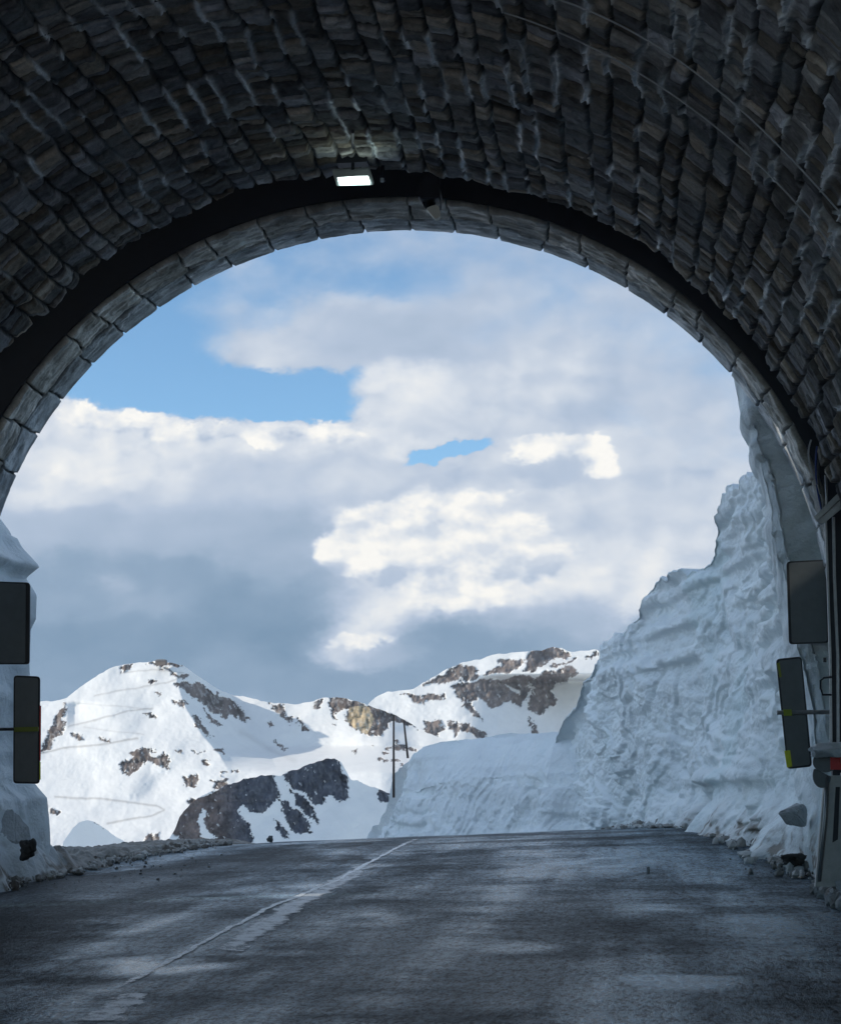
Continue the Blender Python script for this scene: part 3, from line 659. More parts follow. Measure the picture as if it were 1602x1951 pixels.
# left wall just outside the portal: face, overhanging nose and low spoil heap
zl = [(1640, 100), (1560, 96), (1520, 92), (1490, 66), (1400, 52), (1330, 60), (1262, 58), (1200, 60), (1180, 70), (1135, 72), (1102, 52), (1080, 78), (1045, 46), (1015, 30), (985, 6), (930, -60), (850, -130), (700, -260)]
zz = np.array([at(b, a, 26.5)[2] for a, b in zl]); xx = np.array([at(b, a, 26.5)[0] for a, b in zl])
nv, nyy = 260, 260
z = np.linspace(-.3, 10.5, nv)[:, None]; Yl = np.linspace(22.78, 26.5, 170)
xf = np.interp(z, zz, xx)
fx = xf+0*Yl[None]; f1 = np.stack([fx, Yl[None]+0*z, z+0*fx], -1)
tb = np.linspace(0, 1, 60)[1:][None]; f2 = np.stack([xf-9*tb**1.5, 26.5+.7*np.sin(tb*3)+0*z, z+0*tb], -1)
P = np.concatenate([f1, f2], 1); X, Y, Z = P[..., 0], P[..., 1], P[..., 2]
n = np.zeros_like(P); wv = sst(25.9, 26.5, Y)[..., None]*1.0
n[..., 0] = 1-.6*wv[..., 0]; n[..., 1] = wv[..., 0]*.5
rel = snow_relief(P, .35, 500)-.12
P = P+n*(rel*(1-.8*sst(25.9, 26.4, Y)*(X > -6.3)))[..., None]
tag(grids('snow_bank', [(P, snow_col(P, sst(.9, 0, Z)*.5), False)], M_SNOW), kind='structure')
mx = np.linspace(-10.5, -4.2, 260); my = np.linspace(22.8, 44, 620); MX, MY = np.meshgrid(mx, my, indexing='ij')
e = -5.55+.22*fbm(MY*.9, 0*MY, o=4, s=60)-.04*np.maximum(0, MY-30)
up = np.maximum(0, e-MX)
hmax = .85*sst(28.6, 24.5, MY)+.06*sst(33, 27, MY)+.02
hz = hmax*(1-np.exp(-up/.42))+.04*sst(.0, .25, up)
hz = hz+(up > 0)*sst(0, .3, up)*(.13*sst(34, 28, MY)*np.abs(fbm(MX*1.6, MY*1.6, o=4, s=61))+.04*fbm(MX*7, MY*7, o=3, s=62))-.35*np.maximum(0, -7.2-MX)*sst(27, 30, MY)
MZ = zroad(MY)+np.where(up > 0, hz, -.03)
P = np.stack([MX, MY, MZ], -1)
dirt = np.clip(sst(.75, .1, hz)*1.0+2.0*sst(26, 28.5, MY), 0, 2)
tag(grids('snow_heap', [(P, snow_col(P, dirt), False)], M_SNOW), kind='structure')

# ------------------------------------------------------------------ mountains (real relief at real distance)
def sil(pts, px): return np.interp(px, [p[0] for p in pts], [p[1] for p in pts])
ROCK = np.array([.15, .120, .105])
def mountain(name, ridge, x0, x1, ybot, D0, dpx, relief, polys, roads=(), res=2.0, jag=1.6, holes=(), tan=None, spots=None, seed=0, snow=(.84, .83, .80), rug=1.0, fine=.45, rockc=None, fleck=.22):
    nx = int((x1-x0)/res); nv = int((ybot-min(p[1] for p in ridge))/res)
    px = np.linspace(x0, x1, nx)[:, None]; t = np.linspace(0, 1, nv)[None, :]
    top = sil(ridge, px)+jag*fbm(px*.06, px*0, o=5, s=seed+3)*sst(0, 1, 1)
    PX = px+0*t; PY = top+(ybot-top)*t
    wx = 5*fbm(PX*.05, PY*.06, o=4, s=seed+1)+3.2*fbm(PX*.3, PY*.35, o=2, s=seed+31); wy = 4*fbm(PX*.05+7, PY*.07, o=4, s=seed+2)+1.5*fbm(PX*.3+9, PY*.35, o=2, s=seed+32)
    rock = np.zeros(PX.shape)
    for pl in polys: rock = np.maximum(rock, inpoly(PX+wx, PY+wy, pl)*1.0)
    for pl in holes: rock = np.where(inpoly(PX+wx*.6, PY+wy*.6, pl), 0, rock)
    if spots is not None:
        for (cx, cy, r, th_) in spots:
            zone = np.exp(-((PX-cx)/r)**2-((PY-cy)/(r*.6))**2)
            rock = np.maximum(rock, ((fbm(PX*.09, PY*.14, o=5, s=seed+50)*.5+zone*.9) > th_)*1.0)
    crev = (fbm(PX*.20-PY*.12, PY*.10+PX*.05, o=3, s=seed+55) > 1.05) & (rock > 0); rock = np.where(crev, .25, rock)
    m = D0/F     # metres per photo pixel
    D = D0-dpx*(PY-ybot)*-1*-1*m*1.0
    D = D0+dpx*m*(ybot-PY)+relief(PX, PY)*m
    D = D+rug*m*(9*fbm(PX*.013+PY*.006, PY*.014, o=3, g=.42, s=seed+60)+rock*7*ridged(PX*.05, PY*.05, o=4, s=seed+61)+1.2*fine*fbm(PX*.15, PY*.2, o=3, s=seed+62))
    P = at(PX, PY, D)
    col = np.ones(PX.shape+(3,))*np.array(snow)
    rc = (ROCK if rockc is None else rockc(PX))*(1+.4*fbm(PX*.06, PY*.05, o=4, s=seed+70))[..., None]
    if tan is not None:
        tm = inpoly(PX+wx*.4, PY+wy*.4, tan)[..., None]; rc = np.where(tm, np.array([.42, .33, .21])*(1+.4*fbm(PX*.2, PY*.08, o=3, s=seed+71))[..., None], rc)
    fl = sst(.15, .75, fbm(PX*.30-PY*.10, PY*.16, o=4, s=seed+57)+.1); rk = rock*(1-fleck*fl)
    rc = rc*(1+.15*vnoise(PX*.5, PY*.25, s=seed+58)[..., None])
    col = col*(1-rk[..., None])+rc*rk[..., None]
    for rd, w, a in roads:
        k = np.exp(-(dline(PX+wx*.25, PY+wy*.25, rd)/w)**2)[..., None]*a; k = k*.65; col = col*(1-k)+np.array([.28, .25, .22])*k
    # the far side, down to the valley floor
    b = P[:, 0][:, None]+np.linspace(0, 1, 12)[None, :, None]*np.array([0, 1.0, 0])*m*260
    b[..., 2] -= np.linspace(0, 1, 12)[None, :]**1.2*m*190
    return tag(grids(name, [(P, col, True), (b, col[:, 0][:, None]*np.ones((1, 12, 1)), False)], M_FAR), kind='structure')
def q3(l): return [(a/2, 1150+b/2) for a, b in l]
def q4(l): return [(701+a/2, 1150+b/2) for a, b in l]
r2 = [(-60, 1352), (75, 1338), (105, 1336), (128, 1330), (150, 1311), (180, 1290), (205, 1276), (232, 1266), (262, 1264), (300, 1260), (330, 1263), (350, 1270), (380, 1290), (400, 1304), (425, 1318), (445, 1326), (462, 1327), (490, 1334), (520, 1339), (556, 1342), (590, 1339), (612, 1331), (640, 1328), (662, 1331), (690, 1340), (712, 1348), (745, 1359), (770, 1370), (800, 1390), (850, 1410), (1000, 1440)]
def rel2(px, py):
    rx = np.interp(py, [1262, 1300, 1345, 1400, 1440, 1480], [338, 338, 352, 385, 420, 440])
    wedge = np.clip((px-rx)/95, 0, 1)*1.35
    fade = sst(1475, 1420, py)
    d = 210*wedge*fade
    d = d+70*np.clip((px-480)/120, 0, 1)*0
    # small gullies, snow bowl, rounded shoulder of the left face
    d = d-25*np.exp(-((px-250)/90)**2-((py-1420)/40)**2)
    d = d+60*sst(720, 800, px)
    d = d+45*np.exp(-((px-600)/70)**2-((py-1430)/60)**2)
    d = d+30*np.clip((px-690)/40, 0, 1)*sst(1420, 1390, py)
    d = d+16*np.clip((px-128)/14, 0, 1)*sst(1400, 1370, py)*sst(1335, 1345, py)-16*np.clip((px-150)/60, 0, 1)*sst(1400, 1370, py)*sst(1335, 1345, py)
    return d
p2 = [q3(l) for l in [
 [(240,390),(250,375),(245,440),(225,500),(200,550),(160,575),(170,520),(210,440)],
 [(455,240),(520,228),(490,260),(470,262)], [(540,228),(660,222),(700,236),(640,240)], [(600,245),(720,275),(700,290),(640,262)],
 [(565,300),(590,294),(600,305),(575,310)], [(585,330),(620,335),(610,348)],
 [(660,310),(700,297),(760,308),(820,340),(880,380),(948,440),(935,455),(880,420),(850,440),(800,402),(750,370),(700,335)],
 [(720,425),(745,430),(790,490),(805,515),(785,505),(745,470)], [(660,370),(700,372),(725,392),(690,390)], [(770,400),(800,420),(850,470),(830,470),(800,445)],
 [(1025,375),(1070,392),(1090,415),(1112,465),(1085,440),(1035,415)], [(1022,450),(1055,470),(1040,478)], [(1125,440),(1160,470),(1175,492),(1155,490)],
 [(1045,525),(1100,550),(1080,555)], [(1195,372),(1225,365),(1225,402),(1200,402)],
 [(1250,362),(1300,358),(1400,382),(1520,430),(1590,468),(1585,480),(1500,450),(1480,480),(1450,505),(1400,505),(1360,490),(1320,450),(1325,400),(1285,410),(1295,445),(1275,435),(1262,390)],
 [(1520,520),(1560,570),(1540,560),(1500,520)],
 [(490,570),(550,550),(580,560),(572,590),(630,562),(650,600),(645,630),(600,620),(560,605),(535,625),(480,655),(450,620),(470,600),(520,590)],
 [(260,490),(300,490),(320,520),(302,525)], [(375,505),(420,515),(425,524),(385,522)], [(660,555),(690,560),(690,577)], [(545,420),(580,422),(582,434),(560,430)],
 [(770,600),(805,594),(790,628)], [(690,660),(750,650),(736,700),(700,705)], [(810,675),(870,660),(850,697),(820,690)], [(735,565),(790,560),(740,570)], [(820,550),(850,548),(870,580),(840,560)], [(890,630),(915,628),(910,640)],
 [(560,880),(612,870),(612,902),(560,905)], [(710,760),(770,735),(780,750),(730,775)], [(1265,458),(1280,458),(1275,466)], [(1345,563),(1365,563),(1355,570)]]]
roads2 = [([(75,1437),(120,1426),(200,1417),(262,1407)], 1.8, .8), ([(130,1384),(190,1370),(240,1356),(290,1350)], 1.6, .7), ([(150,1340),(220,1346),(290,1352)], 1.2, .45), ([(180,1325),(250,1313),(320,1300),(348,1290)], 1.6, .6),
 ([(105,1519),(180,1522),(250,1529),(300,1537),(313,1544),(290,1555),(240,1563),(205,1570)], 2.0, .75), ([(160,1385),(210,1393),(275,1400)], 1.2, .5), ([(60,1540),(90,1536)], 3, .7), ([(460,1395),(510,1425),(560,1450)], 5, .25), ([(230,1283),(290,1276),(350,1282)], 1.3, .6)]
mountain('mountain', r2, -60, 1000, 1690, 2300, 1.75, rel2, p2, roads2, res=1.8, jag=1.2, tan=q3([(1330, 395), (1400, 385), (1425, 440), (1400, 500), (1365, 490), (1325, 450)]), spots=[(100, 1545, 30, 1.02), (430, 1495, 60, 1.12), (760, 1440, 60, 1.0)], seed=1000)
r4 = [(560, 1420), (640, 1400), (704, 1340), (715, 1330), (735, 1320), (770, 1315), (790, 1311), (815, 1296), (851, 1276), (880, 1263), (905, 1258), (945, 1247), (985, 1242), (1010, 1240), (1035, 1238), (1050, 1234), (1070, 1235), (1090, 1243), (1112, 1240), (1135, 1238), (1150, 1245), (1300, 1290)]
def rel4(px, py):
    d = 210*sst(860, 1120, px)*sst(1283, 1300, py)
    d = d+55*sst(1000, 1050, px)*sst(1278, 1252, py)
    d = d-40*sst(1060, 1200, px)*sst(1285, 1310, py)
    return d
p4 = [q4(l) for l in [
 [(350,230),(420,250),(422,278),(340,292),(270,300),(200,318),(255,280)], [(440,270),(470,250),(520,235),(490,215),(600,212),(560,258),(540,268)],
 [(610,185),(650,180),(700,166),(772,185),(740,208),(690,230),(640,250),(600,265)], [(690,240),(760,215),(800,210),(760,230)], [(830,205),(860,190),(870,200)],
 [(305,315),(370,292),(500,286),(640,275),(700,255),(780,238),(802,270),(760,300),(722,308),(700,345),(714,372),(660,425),(612,402),(640,300),(605,372),(575,402),(540,375),(495,395),(470,402),(425,360),(392,368),(402,402),(442,452),(410,432),(372,400),(345,360),(322,335)],
 [(125,340),(180,352),(235,345),(292,345),(282,370),(230,365),(205,382),(150,365)], [(220,450),(268,445),(287,475),(268,522),(235,520),(225,490)], [(305,450),(380,458),(450,500),(445,532),(390,500),(352,488),(332,520),(325,480)],
 [(610, 430), (640, 480), (660, 495), (625, 490)]]]
mountain('mountain', r4, 560, 1300, 1640, 4300, 1.5, rel4, p4, [], res=1.8, jag=1.4, holes=[q4([(530, 305), (582, 330), (577, 347), (540, 325)]), q4([(400, 262), (470, 240), (500, 236), (430, 275)])], seed=2000, fleck=.14)
r1 = [(300, 1640), (335, 1575), (342, 1556), (350, 1545), (372, 1527), (400, 1510), (430, 1496), (470, 1485), (500, 1478), (520, 1475), (532, 1480), (545, 1474), (560, 1467), (585, 1460), (610, 1452), (625, 1446), (638, 1444), (650, 1452), (660, 1470), (668, 1485), (690, 1492), (740, 1510), (800, 1530), (900, 1560)]
def rel1(px, py): return 2.3*(px-340)+1.5*0*py-60*sst(400, 340, px)
p1 = [q3(l) for l in [
 [(600,830),(700,900),(740,1000),(940,1000),(960,860),(900,790),(920,770),(1000,800),(1070,740),(1040,640),(960,660),(870,670),(780,730),(680,770)],
 [(1080,640),(1150,610),(1230,580),(1280,570),(1310,640),(1332,710),(1312,752),(1250,730),(1210,775),(1160,722),(1100,680)],
 [(1030,820),(1060,835),(1105,888),(1075,888)], [(1060,752),(1100,765),(1150,800),(1195,880),(1130,882),(1110,850),(1075,800)], [(1100,700),(1160,740),(1215,810),(1205,840),(1150,790)], [(1435,720),(1480,715),(1490,745),(1450,755)]]]
mountain('rocky_spur', r1, 300, 900, 1660, 900, 1.6, rel1, p1, [], res=1.6, jag=2.2, holes=[q3([(770, 780), (785, 790), (770, 840), (795, 870), (830, 895), (760, 890), (755, 830)])], seed=3000, rug=1.3, fleck=.06, rockc=lambda q: np.array([.13, .10, .09])*(1-sst(400, 470, q)[..., None])+np.array([.06, .066, .082])*sst(400, 470, q)[..., None])
r0 = [(120, 1605), (140, 1578), (150, 1568), (165, 1563), (180, 1567), (200, 1580), (225, 1597), (250, 1612)]
mountain('snow_knoll', r0, 120, 250, 1640, 380, 1.2, lambda px, py: 4.0*(px-130), [q3([(345, 825), (400, 845), (430, 870), (380, 840)])], [], res=1.5, jag=1, seed=4000, rug=.3)

# ------------------------------------------------------------------ things in the tunnel and at the portal
def rayvault(px, py, r=.06):
    lo, hi = 3.0, 25.0
    for _ in range(50):
        mid = (lo+hi)/2; w = at(px, py, mid)
        if (w[0]/(RA-r))**2+((w[2]-ZC)/(RB-r))**2 > 1: hi = mid
        else: lo = mid
    return at(px, py, lo)
def smooth_px(pts, n=60):
    pts = np.array(pts, float); L = np.concatenate([[0], np.cumsum(np.hypot(*np.diff(pts, axis=0).T))]); q = np.linspace(0, L[-1], n)
    c = [np.polyfit(L, pts[:, i], min(3, len(pts)-1)) for i in (0, 1)]; return np.stack([np.polyval(c[0], q), np.polyval(c[1], q)], -1)
def cable(pts, r, mt, label, name='cable'):
    mb = MB(); mb.tube([rayvault(*p, .075) for p in smooth_px(pts)], r, 7); o = mb.build(name, mt, None, True)
    return tag(o, label, 'cable')
cable([(961, 22), (1016, 42), (1100, 78), (1168, 113), (1226, 145), (1331, 210), (1426, 295), (1491, 360), (1601, 492), (1680, 600)], .007, M_CABLE, 'lower of the two thin grey cables arching across the right side of the vault')
cable([(1040, -12), (1076, 5), (1166, 42), (1266, 95), (1346, 150), (1451, 250), (1526, 320), (1600, 405), (1680, 500)], .0075, M_CABLE, 'upper of the two thin grey cables arching across the right side of the vault')
cable([(-30, 112), (30, 88), (94, 61), (150, 42), (219, 24), (290, 4), (330, -10)], .010, M_DCAB, 'dull dark cable crossing the top left corner of the vault')
# floodlight
def pxbox(mb, l, t, r, b, Y, dep, skew=0):
    p = [at(l, t, Y), at(r, t, Y), at(r+skew, b, Y), at(l+skew, b, Y)]; return mb.prism(p, (0, dep, 0))
lamp = empty('floodlight', at(673, 300, 19.9), 'lit rectangular floodlight hanging under the crown of the vault', 'lamp')
Yl = 19.7
A = [at(632, 326, Yl), at(703, 322, Yl), at(712, 352, Yl-.25), at(641, 354, Yl-.25)]
def inset(q, k): c = sum(q)/4; return [c+(p-c)*k for p in q]
upv = np.array([0, .07, .05])
MB().prism(A, upv).build('housing', M_FRAME, lamp, bevel=.006)
gl = [at(640, 329, Yl), at(699, 325.5, Yl), at(705.5, 348, Yl-.25), at(647, 349.5, Yl-.25)]
MB().prism([p-upv*.12 for p in gl], upv*.1).build('lamp_glass', M_LIT, lamp)
MB().tube([at(672, 324, Yl+.03), at(672, 290, Yl+.05), rayvault(672, 250)], .02).box(*[v for v in (lambda c: (c[0]-.18, c[0]+.18, c[1]-.08, c[1]+.1, c[2]+.03, c[2]+.18))(at(672, 318, Yl+.1))]).build('bracket', M_BLACK, lamp)
sb = empty('sensor', at(731, 330, 20), 'small dark hanging sensor just right of the floodlight', 'sensor')
MB().tube([at(729, 345, 20), at(729, 300, 20)], [.03, .022]).tube([at(729, 301, 20), at(727, 285, 20)], .012).build('stem', M_BLACK, sb)
MB().tube([at(728, 339, 19.97), at(728, 346, 19.97)], .022).build('lens', M_FRAME, sb)
cm = empty('tunnel_camera', at(825, 330, 20.6), 'dark camera housing with a cream rounded front hanging from the crown', 'camera')
MB().box(*(lambda c: (c[0]-.13, c[0]+.09, c[1]-.1, c[1]+.1, c[2]-.26, c[2]+.33))(at(823, 342, 20.5))).build('mount', M_BLACK, cm, bevel=.01)
MB().tube([at(812, 372, 20.6), at(818, 388, 20.6), at(824, 398, 20.6)], [.10, .085, .06], 12).build('housing', M_BLACK, cm)
cap = [(812, 396), (820, 392), (830, 389), (835, 392), (838, 403), (838, 411), (834, 415), (828, 416), (822, 409)]
MB().prism([at(a, b, 20.45) for a, b in cap], (0, .10, 0)).build('cover', M_BEIGE, cm, bevel=.004)
MB().tube([at(835, 338, 20.55), at(837, 360, 20.55), at(841, 378, 20.55), at(839, 400, 20.55)], .010, 8).build('cable', M_CABLE, cm)
tag(MB().prism([at(a, b, 21.3) for a, b in [(286, 508), (298, 515), (300, 520), (294, 516), (288, 512)]], (0, .04, 0)).build('metal_hook', M_GALV), 'tiny pale metal hook in the dark slot at upper left', 'hook')

# portal plates
def rounded(q, r=.03, n=4):
    out = []
    for i in range(4):
        p = q[i]; a = q[i-1]; b = q[(i+1) % 4]; da = (a-p)/np.linalg.norm(a-p); db = (b-p)/np.linalg.norm(b-p)
        for k in range(n+1):
            t = k/n; out.append((1-t)**2*(p+da*r)+2*t*(1-t)*p+t*t*(p+db*r))
    return out
def panel(name, corners, Y, label, cat, group, notch=True):
    o = empty(name, at(*corners[0], Y), label, cat, group)
    q = [at(a, b, Y) for a, b in corners]; c = sum(q)/4
    MB().prism(rounded(q, .05), (0, .02, 0)).build('plate', M_RIM, o)
    qi = [c+(p-c)*np.array([.87, 1, .965]) for p in q]
    MB().prism([p-np.array([0, .012, 0]) for p in rounded(qi, .03)], (0, .012, 0)).build('back_panel', M_PLATE, o)
    return o
Yp = YP+.16
g1n = 'sign boards seen from behind beside the portal'
a = panel('sign_board', [(1498, 1070), (1578, 1066), (1580, 1225), (1503, 1228)], Yp, 'dark wide sign board seen from behind at the right jamb', 'sign', g1n)
a = panel('sign_board', [(-60, 1106), (57, 1110), (56, 1266), (-60, 1266)], Yp, 'dark wide sign board seen from behind at the left edge', 'sign', g1n)
g2n = 'narrow marker panels seen from behind beside the portal'
mr = panel('marker_panel', [(1478, 1256), (1527, 1251), (1547, 1461), (1500, 1466)], Yp-.05, 'leaning narrow marker panel with yellow film strips at the right of the portal', 'marker panel', g2n)
def strip_on(o, pts, Y, mt, name='reflective_strip', d=.012): MB().prism([at(x, y, Y) for x, y in pts], (0, d, 0)).build(name, mt, o)
strip_on(mr, [(1480, 1264), (1485, 1262), (1489, 1290), (1485, 1291)], Yp-.09, mat('dull_yellow', (.30, .34, .03), .5))
strip_on(mr, [(1494, 1431), (1505, 1430), (1509, 1461), (1499, 1463)], Yp-.10, M_YEL)
MB().tube([at(1480, 1358, Yp-.10), at(1585, 1357, Yp-.10)], .028, 8).build('mounting_arm', M_GALV, mr)
strip_on(mr, [(1492, 1352), (1508, 1352), (1509, 1364), (1493, 1364)], Yp-.15, mat('arm_film', (.38, .45, .03), .5), d=.02)
ml = panel('marker_panel', [(26, 1287), (76, 1289), (75, 1494), (25, 1493)], Yp-.05, 'upright narrow marker panel with a yellow-green band at the left of the portal', 'marker panel', g2n)
MB().tube([at(-70, 1391, Yp-.10), at(74, 1389, Yp-.10)], .02, 8).build('mounting_arm', M_RIM, ml)
strip_on(ml, [(27, 1386), (73, 1385), (73, 1394), (27, 1395)], Yp-.14, mat('band_film', (.20, .24, .03), .5), d=.015)
strip_on(ml, [(75, 1345), (78, 1345), (77, 1450), (75, 1450)], Yp-.05, M_RED, d=.012)
strip_on(ml, [(75, 1452), (77, 1452), (77, 1486), (75, 1486)], Yp-.05, M_YEL, d=.012)

# steel door post, rail and cables on the right
dp = empty('door_post', (5.4, YF, 0), 'black steel door post with two pale edges standing at the right of the portal', 'post')
MB().prism([at(1574, 985, 21.3), at(1700, 985, 21.3), at(1720, 1650, 21.3), at(1590, 1650, 21.3)], (0, .12, 0)).build('panel', M_BLACK, dp)
def bar(pts, Y, w, mt, name, d=.05):
    n = len(pts); L = [at(x-w/2, y, Y) for x, y in pts]+[at(x+w/2, y, Y) for x, y in pts[::-1]]
    return MB().prism(L, (0, d, 0)).build(name, mt, dp)
bar([(1573, 985), (1577, 1100), (1582, 1250), (1584, 1425)], 21.2, 4, M_GALV, 'edge_strip')
bar([(1588, 985), (1590, 1100), (1596, 1250), (1597, 1425)], 21.2, 5, M_GALV, 'edge_strip')
hd = MB().tube([at(1584, 1290, 21.15), at(1569, 1292, 21.15), at(1563, 1297, 21.15), at(1563, 1312, 21.15), at(1567, 1324, 21.15), at(1584, 1324, 21.15)], .012, 8).build('handle', M_BLACK, dp, True)
MB().tube([at(1571, 1253, 21.1), at(1571, 1262, 21.1)], .02, 8).build('bolt', M_BLACK, dp)
rl = empty('steel_rail', at(1600, 950, 20.8), 'pale slanting steel rail end at the right edge above the door post', 'rail')
MB().prism([at(1550, 985, 20.8), at(1640, 896, 20.8), at(1645, 908, 20.8), at(1556, 993, 20.8)], (0, .06, 0)).prism([at(1556, 993, 20.86), at(1645, 912, 20.86), at(1650, 930, 20.86), at(1566, 1000, 20.86)], (0, .04, 0)).build('rail_beam', M_GALV, rl, bevel=.004)
for k, pts in enumerate([[(1545, 838), (1541, 870), (1548, 905), (1562, 940), (1565, 985)], [(1556, 850), (1554, 900), (1560, 950), (1571, 990)], [(1561, 860), (1559, 905), (1563, 950), (1568, 985)]]):
    mb = MB(); mb.tube([at(x, y, 20.9) for x, y in smooth_px(pts, 24)], .011, 7)
    tag(mb.build('cable', [M_CABLE, mat('blue_cable', (.03, .06, .25), .5), M_DCAB][k], None, True), ['outermost grey cable looping down beside the right door post', 'blue cable hanging down beside the right door post', 'dark cable hanging beside the blue one at the right door post'][k], 'cable')
MB_ = MB().tube([at(1573, 905, 20.9), at(1576, 985, 20.9)], .014, 8); 
tag(MB_.build('conduit', M_GALV, None, True), 'short vertical grey conduit above the right door post', 'conduit')

# guard rail end with reflector
gr = empty('guard_rail', at(1585, 1600, 20.2), 'grey steel guard rail end with red reflector and snow on top at the right edge', 'guard rail')
Yg_ = 20.1
def post(pts, Y, d, name, mt=M_GALV): return MB().prism([at(x, y, Y) for x, y in pts], (0, d, 0)).build(name, mt, gr)
post([(1571, 1478), (1610, 1478), (1606, 1690), (1553, 1690)], Yg_, .10, 'post', mat('post_steel', (.45, .44, .42), .5, metal=.5, bump=.3, scale=10, var=.35))
MB().tube([at(1576, 1480, Yg_-.04), at(1572, 1560, Yg_-.04), at(1560, 1680, Yg_-.04)], .022, 8).build('edge_tube', M_GALV, gr, True)
post([(1592, 1500), (1600, 1500), (1596, 1600), (1586, 1606)], Yg_-.02, .03, 'slot', M_BLACK)
# beam: W profile running towards the viewer along the wall
prof = [(0, 0), (.05, .05), (.05, .10), (0, .155), (.05, .21), (.05, .26), (0, .31)]
b0 = at(1596, 1492, 20.0)
V = []
mb = MB()
Ys = np.linspace(20.0, 6.0, 2)
out = [(b0[0]+.05+dx*-1, b0[2]+dz) for dx, dz in prof]+[(b0[0]+.065-dx, b0[2]+dz) for dx, dz in prof[::-1]]
mb.prism([np.array([x+.03, 20.0, z]) for x, z in out], (.32, -14, 0)).build('beam', M_GALV, gr)
ell = [(1573+26*math.cos(a)*.95, 1452+20*math.sin(a)) for a in np.linspace(0, 2*math.pi, 20)[:-1]]
MB().prism([at(x, y, 19.98) for x, y in ell], (0, .05, 0)).build('end_cap', M_PLATE, gr, bevel=.006)
ell = [(1566+22*math.cos(a)*.8, 1478+24*math.sin(a)) for a in np.linspace(.1, math.pi+.6, 16)]
MB().prism([at(x, y, 20.05) for x, y in ell], (0, .05, 0)).build('lower_flange', M_PLATE, gr, bevel=.006)
MB().prism([at(x, y, 19.93) for x, y in [(1582, 1433), (1612, 1433), (1612, 1467), (1582, 1467)]], (0, .03, 0)).build('reflector', M_RED, gr)

def lump(name, c, r, seed, mt, label=None, cat=None, amp=.35, parent=None, kind=None, n=40, col=None, sq=0, group=None):
    u = np.linspace(0, 2*math.pi, n)[:, None]; v = np.linspace(0.01, math.pi-.01, n//2+4)[None, :]
    D = np.stack([np.cos(u)*np.sin(v), np.sin(u)*np.sin(v), np.cos(v)+0*u], -1)
    k = 1+amp*fbm(D[..., 0]*1.5+seed, D[..., 1]*1.5, D[..., 2]*1.5, o=4, s=seed)
    if sq: k = k*(np.abs(D)**4).sum(-1)**(-.25*sq)
    k[-1] = k[0]
    P = D*k[..., None]*np.array(r)+np.array(c)
    cc = np.ones(P.shape)*np.array(col if col is not None else (.72, .75, .76))
    o = grids(name, [(P, cc, False)], mt, parent)
    if label: tag(o, label, cat, group)
    if kind: tag(o, kind=kind)
    return o
lump('snow_cap', at(1582, 1426, 20.0)+np.array([.05, -.1, -.02]), (.24, .25, .075), 5, M_SNOW, parent=gr)

# blocks, stones and debris
def on(px, py, Y): return at(px, py, Y)
lump('rock', on(54, 1620, 24.4), (.10, .10, .13), 11, M_ROCK, 'black stone stuck in the dirty snow at the left roadside', 'rock', sq=.6)
lump('rock', on(1511, 1642, 24.6)+np.array([0, 0, .02]), (.15, .1, .075), 12, M_ROCK, 'jagged black stone at the foot of the right snow wall', 'rock', amp=.6)
lump('rock', on(1393, 1603, 31.5), (.10, .1, .06), 13, mat('grey_rock', (.16, .155, .15), .8, bump=.6, scale=12, var=.4), 'small grey stone on the road edge below the right snow wall', 'rock')
lump('rock', ground_pt(514, 1602).tolist()+[.03], (.06, .06, .06), 14, mat('grey_rock2', (.15, .15, .14), .8, bump=.6, scale=12, var=.4), 'lone grey lump lying on the road near the crest', 'rock')
lump('rock', ground_pt(1235, 1668).tolist()+[float(zr(*ground_pt(1235, 1668)))+.03], (.022, .02, .05), 15, mat('pale_bit', (.35, .36, .36), .8), 'tiny pale chip standing up on the wet right lane', 'chip')
def ice_chunk(c, r, seed, label, col, yaw=0.3, n=13):
    import bmesh
    g = np.random.default_rng(seed); p = g.normal(size=(n, 3)); p /= np.linalg.norm(p, axis=1, keepdims=True)*(1+.0*g.random((n, 1))); p *= (.8+.35*g.random((n, 1)))
    bm = bmesh.new()
    for q in p: bm.verts.new(q)
    bmesh.ops.convex_hull(bm, input=bm.verts[:]); bmesh.ops.delete(bm, geom=[v for v in bm.verts if not v.link_faces], context='VERTS')
    bmesh.ops.bevel(bm, geom=bm.edges[:], offset=.07, segments=2, affect='EDGES', clamp_overlap=True)
    bmesh.ops.triangulate(bm, faces=bm.faces[:]); bmesh.ops.subdivide_edges(bm, edges=bm.edges[:], cuts=2, use_grid_fill=True)
    v = np.array([q.co[:] for q in bm.verts]); v *= (1+.05*fbm(v[:, 0]*3+seed, v[:, 1]*3, v[:, 2]*3, o=4, s=seed))[:, None]
    ca, sa = math.cos(yaw), math.sin(yaw)
    for q, w in zip(bm.verts, v*np.array(r)): q.co = (w[0]*ca-w[2]*sa+c[0], w[1]+c[1], w[0]*sa+w[2]*ca+c[2])
    me = bpy.data.meshes.new('snow_block'); bm.to_mesh(me); bm.free()
    a = me.color_attributes.new('col', 'FLOAT_COLOR', 'POINT'); a.data.foreach_set('color', np.tile([*col, 1], len(me.vertices)).astype(np.float32))
    return tag(link('snow_block', me, M_SNOW), label, 'snow block')
ice_chunk(on(1510, 1556, 24.45), (.23, .22, .25), 21, 'grey angular snow block leaning at the foot of the right wall', (.42, .44, .45), .5)
ice_chunk(on(10, 1592, 25.0), (.36, .35, .36), 23, 'rounded grey snow block beside the black stone on the left', (.50, .53, .54), -.2, 22)
rng = np.random.default_rng(4)
